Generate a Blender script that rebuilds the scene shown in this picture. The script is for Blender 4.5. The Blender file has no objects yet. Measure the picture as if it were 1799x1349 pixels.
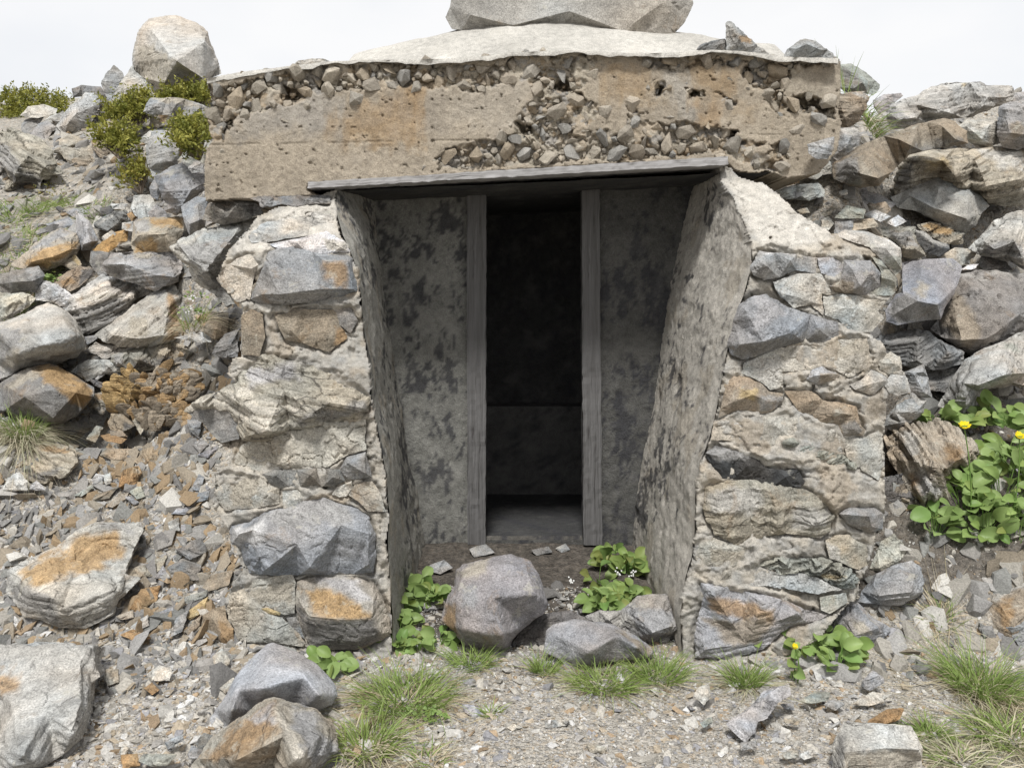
import bpy, bmesh, math, random
import numpy as np
from mathutils import Vector, Matrix
from mathutils.geometry import delaunay_2d_cdt

scene = bpy.context.scene
COL = scene.collection
RNG = np.random.default_rng(7)

# ------------------------------------------------------------------ camera
W, H, F = 1799.0, 1349.0, 1558.0
PITCH = math.radians(6.0)
CP, SP = math.cos(PITCH), math.sin(PITCH)
EYE = np.array([0.0, 0.0, 1.45])

cam_d = bpy.data.cameras.new('camera')
cam = bpy.data.objects.new('camera', cam_d)
COL.objects.link(cam)
cam.location = EYE
cam.rotation_euler = (math.radians(90) - PITCH, 0, 0)
cam_d.sensor_fit = 'HORIZONTAL'
cam_d.angle = 2 * math.atan(W / 2 / F)
cam_d.clip_start = 0.05
cam_d.clip_end = 2000
scene.camera = cam


def at(px, py, Y):
    """world point seen at photo pixel (px,py) lying at world distance Y"""
    px = np.asarray(px, float); py = np.asarray(py, float); Y = np.asarray(Y, float)
    a = (px - W / 2) / F
    b = -(py - H / 2) / F
    dy = CP + b * SP
    dz = -SP + b * CP
    k = Y / dy
    return np.stack([a * k, Y + 0 * a, EYE[2] + dz * k], -1)


def proj(P):
    d = P - EYE
    y = d[:, 1] * CP - d[:, 2] * SP
    z = d[:, 1] * SP + d[:, 2] * CP
    return np.stack([W / 2 + F * d[:, 0] / y, H / 2 - F * z / y], -1)


# ------------------------------------------------------------------ noise
def _h(ix, iy, iz, seed):
    with np.errstate(over='ignore'):
        h = (ix.astype(np.uint32) * np.uint32(374761393) + iy.astype(np.uint32) * np.uint32(668265263)
             + iz.astype(np.uint32) * np.uint32(2147483647) + np.uint32((seed * 974711 + 12345) & 0xffffffff))
        h = (h ^ (h >> np.uint32(13))) * np.uint32(1274126177)
        h = h ^ (h >> np.uint32(16))
        h = h * np.uint32(2246822519)
        h = h ^ (h >> np.uint32(15))
    return h.astype(np.float64) / 4294967295.0


def vnoise(p, seed=0):
    """smooth value noise in -1..1"""
    p = np.asarray(p, float)
    i = np.floor(p).astype(np.int64)
    f = p - i
    f = f * f * f * (f * (f * 6 - 15) + 10)
    r = 0
    for dx in (0, 1):
        wx = f[:, 0] if dx else 1 - f[:, 0]
        for dy in (0, 1):
            wy = f[:, 1] if dy else 1 - f[:, 1]
            for dz in (0, 1):
                wz = f[:, 2] if dz else 1 - f[:, 2]
                r = r + wx * wy * wz * _h(i[:, 0] + dx, i[:, 1] + dy, i[:, 2] + dz, seed)
    return r * 2 - 1


def fbm(p, octv=4, seed=0, gain=0.5):
    p = np.asarray(p, float)
    a, s, t = 1.0, 0.0, 0.0
    for o in range(octv):
        s = s + a * vnoise(p * 2.03 ** o + 17.3 * o, seed + o)
        t += a
        a *= gain
    return s / t * 1.5


def fbm2(px, py, scale, octv=4, seed=0, gain=0.5):
    return fbm(np.stack([np.ravel(px) / scale, np.ravel(py) / scale, 0 * np.ravel(px) + 3.7], -1), octv, seed, gain)


def smooth(a, b, x):
    t = np.clip((x - a) / (b - a), 0, 1)
    return t * t * (3 - 2 * t)


def worley(px, py, cell, seed=0, asp=1.0):
    """distance to nearest and second nearest jittered seed (in cells) and the id of the cell"""
    x = np.ravel(px) / cell; y = np.ravel(py) / cell * asp
    ix = np.floor(x).astype(np.int64); iy = np.floor(y).astype(np.int64)
    d1 = np.full(x.shape, 9.0); d2 = np.full(x.shape, 9.0); cid = np.zeros(x.shape)
    for dx in (-1, 0, 1):
        for dy in (-1, 0, 1):
            cx, cy = ix + dx, iy + dy
            sx = cx + _h(cx, cy, cx * 0 + 1, seed)
            sy = cy + _h(cx, cy, cx * 0 + 2, seed)
            d = np.hypot(x - sx, y - sy)
            idv = _h(cx, cy, cx * 0 + 3, seed)
            near = d < d1
            d2 = np.where(near, d1, np.minimum(d2, d))
            cid = np.where(near, idv, cid)
            d1 = np.where(near, d, d1)
    return d1, d2, cid


def inside(poly, x, y):
    poly = np.asarray(poly, float)
    x = np.ravel(x); y = np.ravel(y)
    r = np.zeros(x.shape, bool)
    n = len(poly)
    for i in range(n):
        x1, y1 = poly[i]; x2, y2 = poly[(i + 1) % n]
        if y1 == y2:
            continue
        c = ((y1 > y) != (y2 > y)) & (x < (x2 - x1) * (y - y1) / (y2 - y1) + x1)
        r ^= c
    return r


def polydist(poly, x, y):
    """signed distance to a polygon, positive inside"""
    poly = np.asarray(poly, float)
    x = np.ravel(x); y = np.ravel(y)
    d = np.full(x.shape, 1e9)
    n = len(poly)
    for i in range(n):
        ax, ay = poly[i]; bx, by = poly[(i + 1) % n]
        vx, vy = bx - ax, by - ay
        t = np.clip(((x - ax) * vx + (y - ay) * vy) / (vx * vx + vy * vy + 1e-9), 0, 1)
        d = np.minimum(d, np.hypot(x - ax - t * vx, y - ay - t * vy))
    return np.where(inside(poly, x, y), d, -d)


# ------------------------------------------------------------------ traced frames (crop origin and zoom)
Z3, Z4 = 1 / 2.9983, 1 / 4.4975
FR = {'P': (0, 0, 1), 'A': (0, 0, Z3), 'B': (600, 0, Z3), 'C': (1200, 0, Z3), 'D': (0, 450, Z3), 'E': (600, 450, Z3),
      'F': (1200, 450, Z3), 'G': (0, 900, Z3), 'H': (600, 900, Z3), 'I': (1200, 900, Z3),
      'a': (0, 340, Z4), 'b': (300, 330, Z4), 'c': (300, 600, Z4), 'd': (300, 880, Z4), 'e': (1200, 280, Z4),
      'f': (1400, 60, Z4), 'g': (1400, 340, Z4), 'h': (1400, 600, Z4), 'i': (1180, 560, Z4), 'j': (1180, 840, Z4),
      'k': (0, 620, Z4), 'l': (340, 80, Z4), 'm': (1100, 60, Z4)}


def pts(fr, s):
    ox, oy, k = FR[fr]
    out = []
    for w in s.split():
        v = [float(q) for q in w.split(',')]
        out.append([ox + v[0] * k, oy + v[1] * k] + v[2:])
    return out


# ------------------------------------------------------------------ object helpers
def tag(o, label=None, cat=None, group=None, kind=None):
    if label: o['label'] = label
    if cat: o['category'] = cat
    if group: o['group'] = group
    if kind: o['kind'] = kind
    return o


def empty(name, loc):
    o = bpy.data.objects.new(name, None)
    COL.objects.link(o)
    o.location = loc
    o.empty_display_size = 0.1
    return o


def link(name, me, mat, parent=None, origin=None):
    if origin is not None:
        n = len(me.vertices)
        co = np.empty(n * 3); me.vertices.foreach_get('co', co)
        co = co.reshape(-1, 3) - np.asarray(origin)
        me.vertices.foreach_set('co', co.ravel())
    o = bpy.data.objects.new(name, me)
    COL.objects.link(o)
    if mat: me.materials.append(mat)
    if origin is not None: o.location = origin
    if parent is not None:
        o.parent = parent
        o.location = (np.asarray(o.location) - world_of(parent)) if origin is not None else -world_of(parent)
    return o


def world_of(o):
    p = np.array(o.location)
    while o.parent is not None:
        o = o.parent
        p = p + np.array(o.location)
    return p


def mesh_np(name, V, faces, smooth_shade=True, col=None, sc=None):
    """faces: int array (n,3) or (n,4), or a list of such arrays"""
    me = bpy.data.meshes.new(name)
    if not isinstance(faces, list): faces = [faces]
    faces = [np.asarray(f, np.int32) for f in faces if len(f)]
    me.vertices.add(len(V))
    me.vertices.foreach_set('co', np.asarray(V, np.float32).ravel())
    tot = sum(f.size for f in faces); nf = sum(len(f) for f in faces)
    me.loops.add(tot)
    me.loops.foreach_set('vertex_index', np.concatenate([f.ravel() for f in faces]))
    me.polygons.add(nf)
    ln = np.concatenate([np.full(len(f), f.shape[1], np.int32) for f in faces])
    st = np.concatenate([[0], np.cumsum(ln)[:-1]]).astype(np.int32)
    me.polygons.foreach_set('loop_start', st)
    me.polygons.foreach_set('loop_total', ln)
    me.polygons.foreach_set('use_smooth', np.full(nf, smooth_shade, bool))
    me.update(calc_edges=True)
    me.validate()
    if col is not None: set_col(me, col)
    if sc is not None: set_sc(me, sc)
    return me


def set_col(me, col, alpha=1.0):
    a = me.color_attributes.new('Col', 'FLOAT_COLOR', 'POINT')
    c = np.ones((len(me.vertices), 4), np.float32)
    c[:, :3] = np.clip(col, 0.004, 0.9); c[:, 3] = alpha
    a.data.foreach_set('color', c.ravel())


def set_sc(me, sc):
    a = me.attributes.new('sc', 'FLOAT_VECTOR', 'POINT')
    a.data.foreach_set('vector', np.asarray(sc, np.float32).ravel())


# ------------------------------------------------------------------ materials
class NT:
    def __init__(self, name):
        self.m = bpy.data.materials.new(name)
        self.m.use_nodes = True
        self.t = self.m.node_tree
        self.b = self.t.nodes['Principled BSDF']
        self.b.inputs['Specular IOR Level'].default_value = 0.25

    def n(self, typ, ins=None, **kw):
        nd = self.t.nodes.new(typ)
        for k, v in kw.items(): setattr(nd, k, v)
        for k, v in (ins or {}).items():
            s = nd.inputs[k]
            if isinstance(v, bpy.types.NodeSocket): self.t.links.new(v, s)
            else: s.default_value = v
        return nd

    def noise(self, vec, scale, detail=5, rough=0.6, dist=0.0):
        return self.n('ShaderNodeTexNoise', {'Vector': vec, 'Scale': scale, 'Detail': detail, 'Roughness': rough, 'Distortion': dist}).outputs['Fac']

    def ramp(self, fac, stops):
        nd = self.n('ShaderNodeValToRGB', {'Fac': fac})
        e = nd.color_ramp.elements
        while len(e) < len(stops): e.new(0.5)
        for q, (p, c) in zip(e, stops):
            q.position = p
            q.color = (c, c, c, 1) if not isinstance(c, tuple) else (*c, 1)
        return nd.outputs['Color']

    def mix(self, fac, a, b, mode='MIX'):
        nd = self.n('ShaderNodeMix', data_type='RGBA', blend_type=mode)
        for k, v in ((0, fac), (6, a), (7, b)):
            s = nd.inputs[k]
            if isinstance(v, bpy.types.NodeSocket): self.t.links.new(v, s)
            elif k == 0: s.default_value = v
            else: s.default_value = (*v, 1) if len(v) == 3 else v
        return nd.outputs[2]

    def math(self, op, a, b=0.0):
        nd = self.n('ShaderNodeMath', operation=op)
        for k, v in ((0, a), (1, b)):
            if isinstance(v, bpy.types.NodeSocket): self.t.links.new(v, nd.inputs[k])
            else: nd.inputs[k].default_value = v
        return nd.outputs[0]

    def bump(self, h, dist, strength=1.0, normal=None):
        i = {'Height': h, 'Distance': dist, 'Strength': strength}
        if normal is not None: i['Normal'] = normal
        return self.n('ShaderNodeBump', i).outputs['Normal']

    def out(self, **kw):
        for k, v in kw.items():
            s = self.b.inputs[k.replace('_', ' ')]
            if isinstance(v, bpy.types.NodeSocket): self.t.links.new(v, s)
            else: s.default_value = v
        return self.m


def geo_pos(N):
    return N.n('ShaderNodeNewGeometry').outputs['Position']


def rock_material():
    N = NT('schist_rock')
    at_ = N.n('ShaderNodeAttribute', attribute_name='Col').outputs
    col, amt = at_['Color'], at_['Alpha']
    sc = N.n('ShaderNodeAttribute', attribute_name='sc').outputs['Vector']
    pos = geo_pos(N)
    st = N.n('ShaderNodeMapping', {'Vector': sc, 'Scale': (7, 7, 75)}).outputs['Vector']
    streak = N.noise(st, 1.0, 6, 0.68, 0.2)
    fine = N.noise(pos, 150, 4, 0.75)
    mid = N.noise(pos, 22, 5, 0.65, 0.3)
    c = N.mix(N.math('ADD', N.math('MULTIPLY', amt, 0.8), 0.12), col, N.mix(1.0, col, N.ramp(streak, [(0.28, 0.48), (0.48, 1.0), (0.74, 1.42)]), 'MULTIPLY'))
    c = N.mix(1.0, c, N.ramp(fine, [(0.30, 0.50), (0.5, 1.0), (0.70, 1.55)]), 'MULTIPLY')
    c = N.mix(1.0, c, N.ramp(mid, [(0.3, 0.70), (0.55, 1.0), (0.75, 1.22)]), 'MULTIPLY')
    # pale crustose lichen and iron tint in blotches
    li = N.ramp(N.noise(pos, 9, 6, 0.7, 0.8), [(0.60, 0.0), (0.66, 0.55)])
    c = N.mix(li, c, (0.44, 0.42, 0.36))
    ir = N.ramp(N.noise(sc, 5, 5, 0.7, 0.5), [(0.60, 0.0), (0.72, 0.45)])
    c = N.mix(ir, c, (0.27, 0.17, 0.08))
    dk = N.ramp(N.noise(pos, 60, 3, 0.8), [(0.64, 0.0), (0.72, 0.6)])
    c = N.mix(dk, c, (0.06, 0.058, 0.055))
    # fracture lines following the foliation
    fv = N.n('ShaderNodeMapping', {'Vector': sc, 'Scale': (5, 5, 17)}).outputs['Vector']
    wv = N.n('ShaderNodeVectorMath', {0: fv, 1: N.n('ShaderNodeVectorMath', {0: N.n('ShaderNodeTexNoise', {'Vector': sc, 'Scale': 14.0, 'Detail': 4.0}).outputs['Color'], 1: (0.55, 0.55, 0.55)}, operation='MULTIPLY').outputs[0]}, operation='ADD').outputs[0]
    ed = N.n('ShaderNodeTexVoronoi', {'Vector': wv, 'Scale': 1.0}, feature='DISTANCE_TO_EDGE').outputs['Distance']
    crk = N.math('MULTIPLY', N.ramp(ed, [(0.0, 1.0), (0.035, 0.0)]), N.ramp(N.noise(pos, 5, 3, 0.6), [(0.45, 0.0), (0.58, 1.0)]))
    crk = N.math('MULTIPLY', crk, N.math('ADD', N.math('MULTIPLY', amt, 0.9), 0.05))
    c = N.mix(N.math('MULTIPLY', crk, 0.6), c, (0.07, 0.065, 0.06))
    h0 = N.bump(N.math('SUBTRACT', 1.0, crk), 0.012, 0.9)
    h1 = N.bump(streak, 0.014, N.math('ADD', N.math('MULTIPLY', amt, 0.8), 0.15), h0)
    h2 = N.bump(mid, 0.025, 0.7, h1)
    h3 = N.bump(fine, 0.005, 0.8, h2)
    return N.out(Base_Color=c, Roughness=0.88, Normal=h3)


def mortar_material(name, pit=1.0, lich=(0.47, 0.44, 0.38)):
    N = NT(name)
    col = N.n('ShaderNodeAttribute', attribute_name='Col').outputs['Color']
    pos = geo_pos(N)
    fine = N.noise(pos, 170, 4, 0.75)
    mid = N.noise(pos, 30, 6, 0.7, 0.4)
    big = N.noise(pos, 6, 5, 0.65)
    c = N.mix(1.0, col, N.ramp(fine, [(0.28, 0.6), (0.5, 1.0), (0.72, 1.35)]), 'MULTIPLY')
    c = N.mix(1.0, c, N.ramp(mid, [(0.3, 0.72), (0.52, 1.0), (0.72, 1.2)]), 'MULTIPLY')
    c = N.mix(N.ramp(big, [(0.52, 0.0), (0.68, 0.5)]), c, N.mix(0.6, lich, N.mix(1.0, col, (1.25, 1.25, 1.25), 'MULTIPLY')))
    # sand grains and pebbles seen in the surface
    vo = N.n('ShaderNodeTexVoronoi', {'Vector': pos, 'Scale': 95.0}).outputs
    gr = N.ramp(vo['Distance'], [(0.18, 1.0), (0.30, 0.0)])
    gv = N.n('ShaderNodeSeparateColor', {'Color': vo['Color']}).outputs[0]
    c = N.mix(N.math('MULTIPLY', gr, 0.5), c, N.mix(1.0, col, N.ramp(gv, [(0.0, 0.45), (0.5, 0.95), (1.0, 1.4)]), 'MULTIPLY'))
    pits = N.ramp(N.noise(pos, 55, 3, 0.6), [(0.63, 0.0), (0.70, 1.0)])
    c = N.mix(N.math('MULTIPLY', pits, 0.55 * pit), c, (0.07, 0.063, 0.055))
    h1 = N.bump(mid, 0.02, 0.6)
    h2 = N.bump(fine, 0.005, 0.7, h1)
    h3 = N.bump(N.math('SUBTRACT', 1.0, pits), 0.006, 0.7 * pit, h2)
    return N.out(Base_Color=c, Roughness=0.95, Normal=h3)


def chip_material():
    N = NT('stone_chips')
    col = N.n('ShaderNodeAttribute', attribute_name='Col').outputs['Color']
    pos = geo_pos(N)
    fine = N.noise(pos, 120, 4, 0.7)
    c = N.mix(1.0, col, N.ramp(fine, [(0.28, 0.6), (0.5, 1.0), (0.74, 1.35)]), 'MULTIPLY')
    return N.out(Base_Color=c, Roughness=0.9, Normal=N.bump(fine, 0.006, 0.8))


def ground_material():
    N = NT('gravelly_earth')
    pos = geo_pos(N)
    big = N.noise(pos, 1.3, 5, 0.6)
    mid = N.noise(pos, 26, 5, 0.7)
    fine = N.noise(pos, 190, 3, 0.7)
    c = N.ramp(big, [(0.35, (0.25, 0.235, 0.21)), (0.6, (0.37, 0.35, 0.315))])
    v1 = N.n('ShaderNodeTexVoronoi', {'Vector': pos, 'Scale': 70.0, 'Randomness': 1.0}).outputs
    v2 = N.n('ShaderNodeTexVoronoi', {'Vector': pos, 'Scale': 150.0}).outputs
    sp = N.n('ShaderNodeSeparateColor', {'Color': v1['Color']}).outputs
    pc = N.ramp(sp[0], [(0.0, (0.30, 0.29, 0.275)), (0.35, (0.52, 0.49, 0.44)), (0.6, (0.62, 0.60, 0.56)), (0.8, (0.55, 0.45, 0.33)), (1.0, (0.80, 0.78, 0.75))])
    c = N.mix(0.6, c, N.mix(1.0, pc, (0.70, 0.68, 0.645), 'MULTIPLY'))
    c = N.mix(1.0, c, N.ramp(mid, [(0.3, 0.65), (0.5, 1.0), (0.72, 1.25)]), 'MULTIPLY')
    c = N.mix(1.0, c, N.ramp(fine, [(0.3, 0.7), (0.5, 1.0), (0.7, 1.3)]), 'MULTIPLY')
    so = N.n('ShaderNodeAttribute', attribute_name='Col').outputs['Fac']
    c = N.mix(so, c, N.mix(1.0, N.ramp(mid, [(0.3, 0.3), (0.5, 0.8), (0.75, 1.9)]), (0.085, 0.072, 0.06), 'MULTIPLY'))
    h = N.bump(v1['Distance'], 0.012, 0.9)
    h.node.invert = True
    h2 = N.bump(v2['Distance'], 0.005, 0.7, h); h2.node.invert = True
    h3 = N.bump(mid, 0.02, 0.5, h2)
    return N.out(Base_Color=c, Roughness=0.95, Normal=h3)


def wood_material(name, k=1.0):
    N = NT(name)
    pos = geo_pos(N)
    sc = N.n('ShaderNodeAttribute', attribute_name='sc').outputs['Vector']
    st = N.n('ShaderNodeMapping', {'Vector': sc, 'Scale': (60, 60, 2.2)}).outputs['Vector']
    g = N.noise(st, 1.0, 6, 0.7, 0.9)
    c = N.ramp(g, [(0.28, (0.07 * k, 0.066 * k, 0.064 * k)), (0.42, (0.30 * k, 0.29 * k, 0.285 * k)), (0.75, (0.50 * k, 0.49 * k, 0.49 * k))])
    kn = N.ramp(N.noise(N.n('ShaderNodeMapping', {'Vector': sc, 'Scale': (9, 9, 3)}).outputs['Vector'], 1.6, 3, 0.5), [(0.66, 0.0), (0.74, 0.8)])
    c = N.mix(kn, c, (0.05, 0.045, 0.045))
    return N.out(Base_Color=c, Roughness=0.85, Normal=N.bump(g, 0.006, 0.8))


def leaf_material(name, ca, cb, trans=0.3, rough=0.5, scale=14):
    N = NT(name)
    pos = geo_pos(N)
    c = N.n('ShaderNodeAttribute', attribute_name='Col').outputs['Color']
    nz = N.noise(pos, scale, 3, 0.6)
    k = N.mix(N.ramp(nz, [(0.35, 0.0), (0.65, 1.0)]), ca, cb)
    c = N.mix(1.0, k, c, 'MULTIPLY')
    N.b.inputs['Roughness'].default_value = rough
    N.t.links.new(c, N.b.inputs['Base Color'])
    if trans:
        tr = N.n('ShaderNodeBsdfTranslucent', {'Color': c})
        mx = N.n('ShaderNodeMixShader', {'Fac': trans})
        N.t.links.new(N.b.outputs[0], mx.inputs[1])
        N.t.links.new(tr.outputs[0], mx.inputs[2])
        N.t.links.new(mx.outputs[0], N.t.nodes['Material Output'].inputs['Surface'])
    return N.m


M_ROCK = rock_material()
M_MORTAR = mortar_material('lime_mortar', 0.45)
M_CONC = mortar_material('old_concrete', 0.3, (0.36, 0.33, 0.29))
M_PLASTER = mortar_material('mouldy_plaster', 0.4, (0.25, 0.24, 0.22))
M_CHIP = chip_material()
M_GROUND = ground_material()
M_WOOD = wood_material('weathered_board')
M_POST = wood_material('dark_old_timber', 0.36)
M_LEAF = leaf_material('broad_leaf', (0.22, 0.32, 0.10), (0.33, 0.44, 0.17), 0.3, 0.45, 9)
M_GRASS = leaf_material('grass_blade', (0.19, 0.28, 0.07), (0.35, 0.44, 0.15), 0.3, 0.6)
M_STRAW = leaf_material('dead_grass', (0.42, 0.37, 0.26), (0.58, 0.52, 0.40), 0.15, 0.8)
M_SHRUB = leaf_material('juniper_needles', (0.15, 0.17, 0.03), (0.38, 0.36, 0.08), 0.2, 0.6, 12)
M_STEM = leaf_material('plant_stem', (0.12, 0.22, 0.05), (0.18, 0.28, 0.07), 0.0, 0.6)
M_TWIG = leaf_material('dry_twig', (0.14, 0.11, 0.085), (0.22, 0.18, 0.14), 0.0, 0.9)
M_YELLOW = leaf_material('yellow_petal', (0.80, 0.58, 0.01), (0.85, 0.68, 0.02), 0.15, 0.6)
M_WHITE = leaf_material('white_petal', (0.75, 0.75, 0.72), (0.8, 0.8, 0.78), 0.1, 0.6)
# ------------------------------------------------------------------ terrain
CTRL = """0,1349,2.72 450,1349,2.62 900,1349,2.58 1350,1349,2.60 1799,1349,2.66
300,1250,2.98 900,1250,2.95 1500,1250,2.96 700,1165,3.36 900,1150,3.42 1200,1150,3.42 1000,1050,3.95 850,1050,3.95
0,1130,3.5 200,1100,3.6 380,1120,3.52 0,950,3.95 150,900,4.2 330,900,4.12 0,800,4.35 250,720,4.75 360,700,4.6
0,600,4.9 200,550,5.15 330,520,4.95 0,450,5.5 150,400,5.8 320,400,5.2 0,340,6.4 150,320,6.6 300,290,6.1
0,220,8 150,200,8.4 260,165,8.2 340,185,6.7 0,172,9.2 110,168,9.4 -300,1349,2.8 -300,900,4.0 -300,500,5.3 -300,200,7.8
1250,1160,3.40 1500,1120,3.5 1650,1130,3.5 1799,1150,3.45 1620,1000,3.78 1799,960,3.78 1600,850,4.05 1799,800,4.15
1640,650,4.5 1799,620,4.6 1600,480,4.9 1799,450,5.0 1480,400,4.75 1650,350,5.3 1799,330,5.4 1420,305,4.95 1490,228,4.95 1530,185,5.5 1550,260,5.45
1799,230,6.0 1520,205,6.3 1650,190,6.6 1799,175,7.0 2100,1349,2.8 2100,900,3.9 2100,500,4.8 2100,200,6.6"""
_c = np.array([[float(v) for v in w.split(',')] for w in CTRL.split()])
_cw = at(_c[:, 0], _c[:, 1], _c[:, 2])
_cw = np.concatenate([_cw, np.array([[0, 7, 2.15], [-1.2, 7, 2.3], [1.2, 7, 2.3], [0, 9, 2.0], [-4, 12, 3.2], [-1.5, 12, 2.8], [3, 10, 2.6], [0, 12, 1.6],
                                     [0, 5.2, 2.0], [-2.5, 0.5, -0.1], [2.5, 0.5, -0.1], [0, 0, -0.1], [-5, 14, 2.0], [5, 13, 1.5]])])


def _phi(r2):
    return 0.5 * r2 * np.log(r2 + 1e-9)


_n = len(_cw)
_A = np.zeros((_n + 3, _n + 3))
_A[:_n, :_n] = _phi(((_cw[:, None, :2] - _cw[None, :, :2]) ** 2).sum(-1)) + np.eye(_n) * 0.02
_A[:_n, _n] = 1; _A[:_n, _n + 1:] = _cw[:, :2]
_A[_n, :_n] = 1; _A[_n + 1:, :_n] = _cw[:, :2].T
_w = np.linalg.solve(_A, np.concatenate([_cw[:, 2], np.zeros(3)]))


def sunk(x, y):
    # the loose earth lies deeper between the big stones of both slopes
    a = smooth(-1.0, -1.25, x) * smooth(4.5, 4.75, y) * (1 - smooth(5.5, 5.8, y) * smooth(-2.4, -2.8, x)) * (1 - smooth(7.0, 7.6, y))
    b = smooth(1.0, 1.2, x) * smooth(4.0, 4.3, y) * (1 - smooth(6.3, 7.0, y))
    return 0.27 * np.maximum(a, b)


def ground_z(x, y, detail=True):
    return ground_z0(x, y, detail) - sunk(np.ravel(np.asarray(x, float)), np.ravel(np.asarray(y, float)))


def ground_z0(x, y, detail=True):
    x = np.ravel(np.asarray(x, float)); y = np.ravel(np.asarray(y, float))
    xc = np.clip(x, -4.2, 4.2); yc = np.clip(y, -1.0, 12.5)
    z = np.empty(x.shape)
    for i in range(0, len(x), 20000):
        s = slice(i, i + 20000)
        r2 = (xc[s, None] - _cw[None, :, 0]) ** 2 + (yc[s, None] - _cw[None, :, 1]) ** 2
        z[s] = _phi(r2) @ _w[:_n] + _w[_n] + _w[_n + 1] * xc[s] + _w[_n + 2] * yc[s]
    z = np.clip(z, -0.3, 3.55)
    far = np.hypot(np.maximum(np.abs(x) - 4.2, 0), np.maximum(np.maximum(y - 12.5, -1.0 - y), 0))
    z = z * np.exp(-(far / 18.0) ** 2) - np.minimum(far * 0.05, 6.0)
    if detail:
        z = z + 0.018 * fbm(np.stack([x * 3, y * 3, 0 * x], -1), 4, 5)
    # floor of the entrance passage and of the room behind it
    fl = 0.095 * (y - 3.4)
    m = ((np.abs(x) < 0.86) & (y > 3.52) & (y < 4.8)) | ((np.abs(x) < 1.2) & (y >= 4.55) & (y < 5.95))
    fl = np.where(y > 4.62, np.minimum(fl, 0.04), fl)
    z = np.where(m, np.minimum(z, fl + (0.012 * fbm(np.stack([x * 5, y * 5, 0 * x], -1), 3, 9) if detail else 0)), z)
    return z


_YS = np.arange(1.6, 12.4, 0.02)


def hit(px, py):
    """first ground point along the line of sight through a photo pixel -> (point, Y)"""
    P = at(np.full(_YS.shape, px), np.full(_YS.shape, py), _YS)
    d = P[:, 2] - ground_z0(P[:, 0], P[:, 1], False)
    k = np.nonzero(d < 0)[0]
    i = k[0] if len(k) else len(_YS) - 1
    return P[i], _YS[i]


def build_ground():
    def axis(lo, hi, step, far, grow=1.25):
        a = list(np.arange(lo, hi + 1e-6, step))
        s = step
        while a[-1] < far: s *= grow; a.append(a[-1] + s)
        s = step
        b = []
        q = lo
        while q > -far: s *= grow; q -= s; b.append(q)
        return np.array(b[::-1] + a)
    xs = axis(-4.0, 4.0, 0.028, 300); ys = axis(2.0, 9.5, 0.03, 400)
    X, Y = np.meshgrid(xs, ys)
    Z = ground_z(X, Y)
    V = np.stack([X.ravel(), Y.ravel(), Z], -1)
    nx, ny = len(xs), len(ys)
    i = (np.arange(ny - 1)[:, None] * nx + np.arange(nx - 1)[None, :]).ravel()
    Fq = np.stack([i, i + 1, i + 1 + nx, i + nx], -1)
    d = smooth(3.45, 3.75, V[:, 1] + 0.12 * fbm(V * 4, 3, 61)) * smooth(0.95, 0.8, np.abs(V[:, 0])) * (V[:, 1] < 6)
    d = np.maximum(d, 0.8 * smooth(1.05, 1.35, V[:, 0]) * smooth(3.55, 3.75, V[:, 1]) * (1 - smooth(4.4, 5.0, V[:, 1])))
    soil_and_shade = np.repeat(d[:, None], 3, 1)  # dark earth colour; in the passage it also paints in the enclosure's shade
    o = link('ground', mesh_np('ground', V, Fq, True, soil_and_shade), M_GROUND)
    tag(o, 'bare stony mountain slope of beige gravel and earth', 'ground', kind='structure')


build_ground()

# ------------------------------------------------------------------ rock builder
C = {'pale': (.43, .415, .385), 'grey': (.31, .303, .294), 'blue': (.282, .282, .287), 'brown': (.28, .235, .18), 'rust': (.315, .21, .115), 'dark': (.14, .135, .132),
     'cream': (.48, .445, .385), 'green': (.30, .305, .268), 'tan': (.355, .32, .262), 'lilac': (.395, .386, .390), 'orange': (.385, .25, .115), 'black': (.062, .060, .058),
     'mortar': (.405, .38, .33), 'mid': (.22, .212, .20), 'white': (.54, .53, .52), 'yel': (.40, .31, .17)}


def tri_mesh_refine(V, T, target, iters=7, maxv=9000):
    bm = bmesh.new()
    vs = [bm.verts.new(v) for v in V]
    for t in T:
        try: bm.faces.new([vs[k] for k in t])
        except ValueError: pass
    bmesh.ops.recalc_face_normals(bm, faces=bm.faces[:])
    for _ in range(iters):
        es = [e for e in bm.edges if e.calc_length() > target]
        if not es or len(bm.verts) > maxv: break
        bmesh.ops.subdivide_edges(bm, edges=es, cuts=1, use_grid_fill=False)
        bmesh.ops.triangulate(bm, faces=[f for f in bm.faces if len(f.verts) > 3])
    return bm


ROCKS = []


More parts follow.
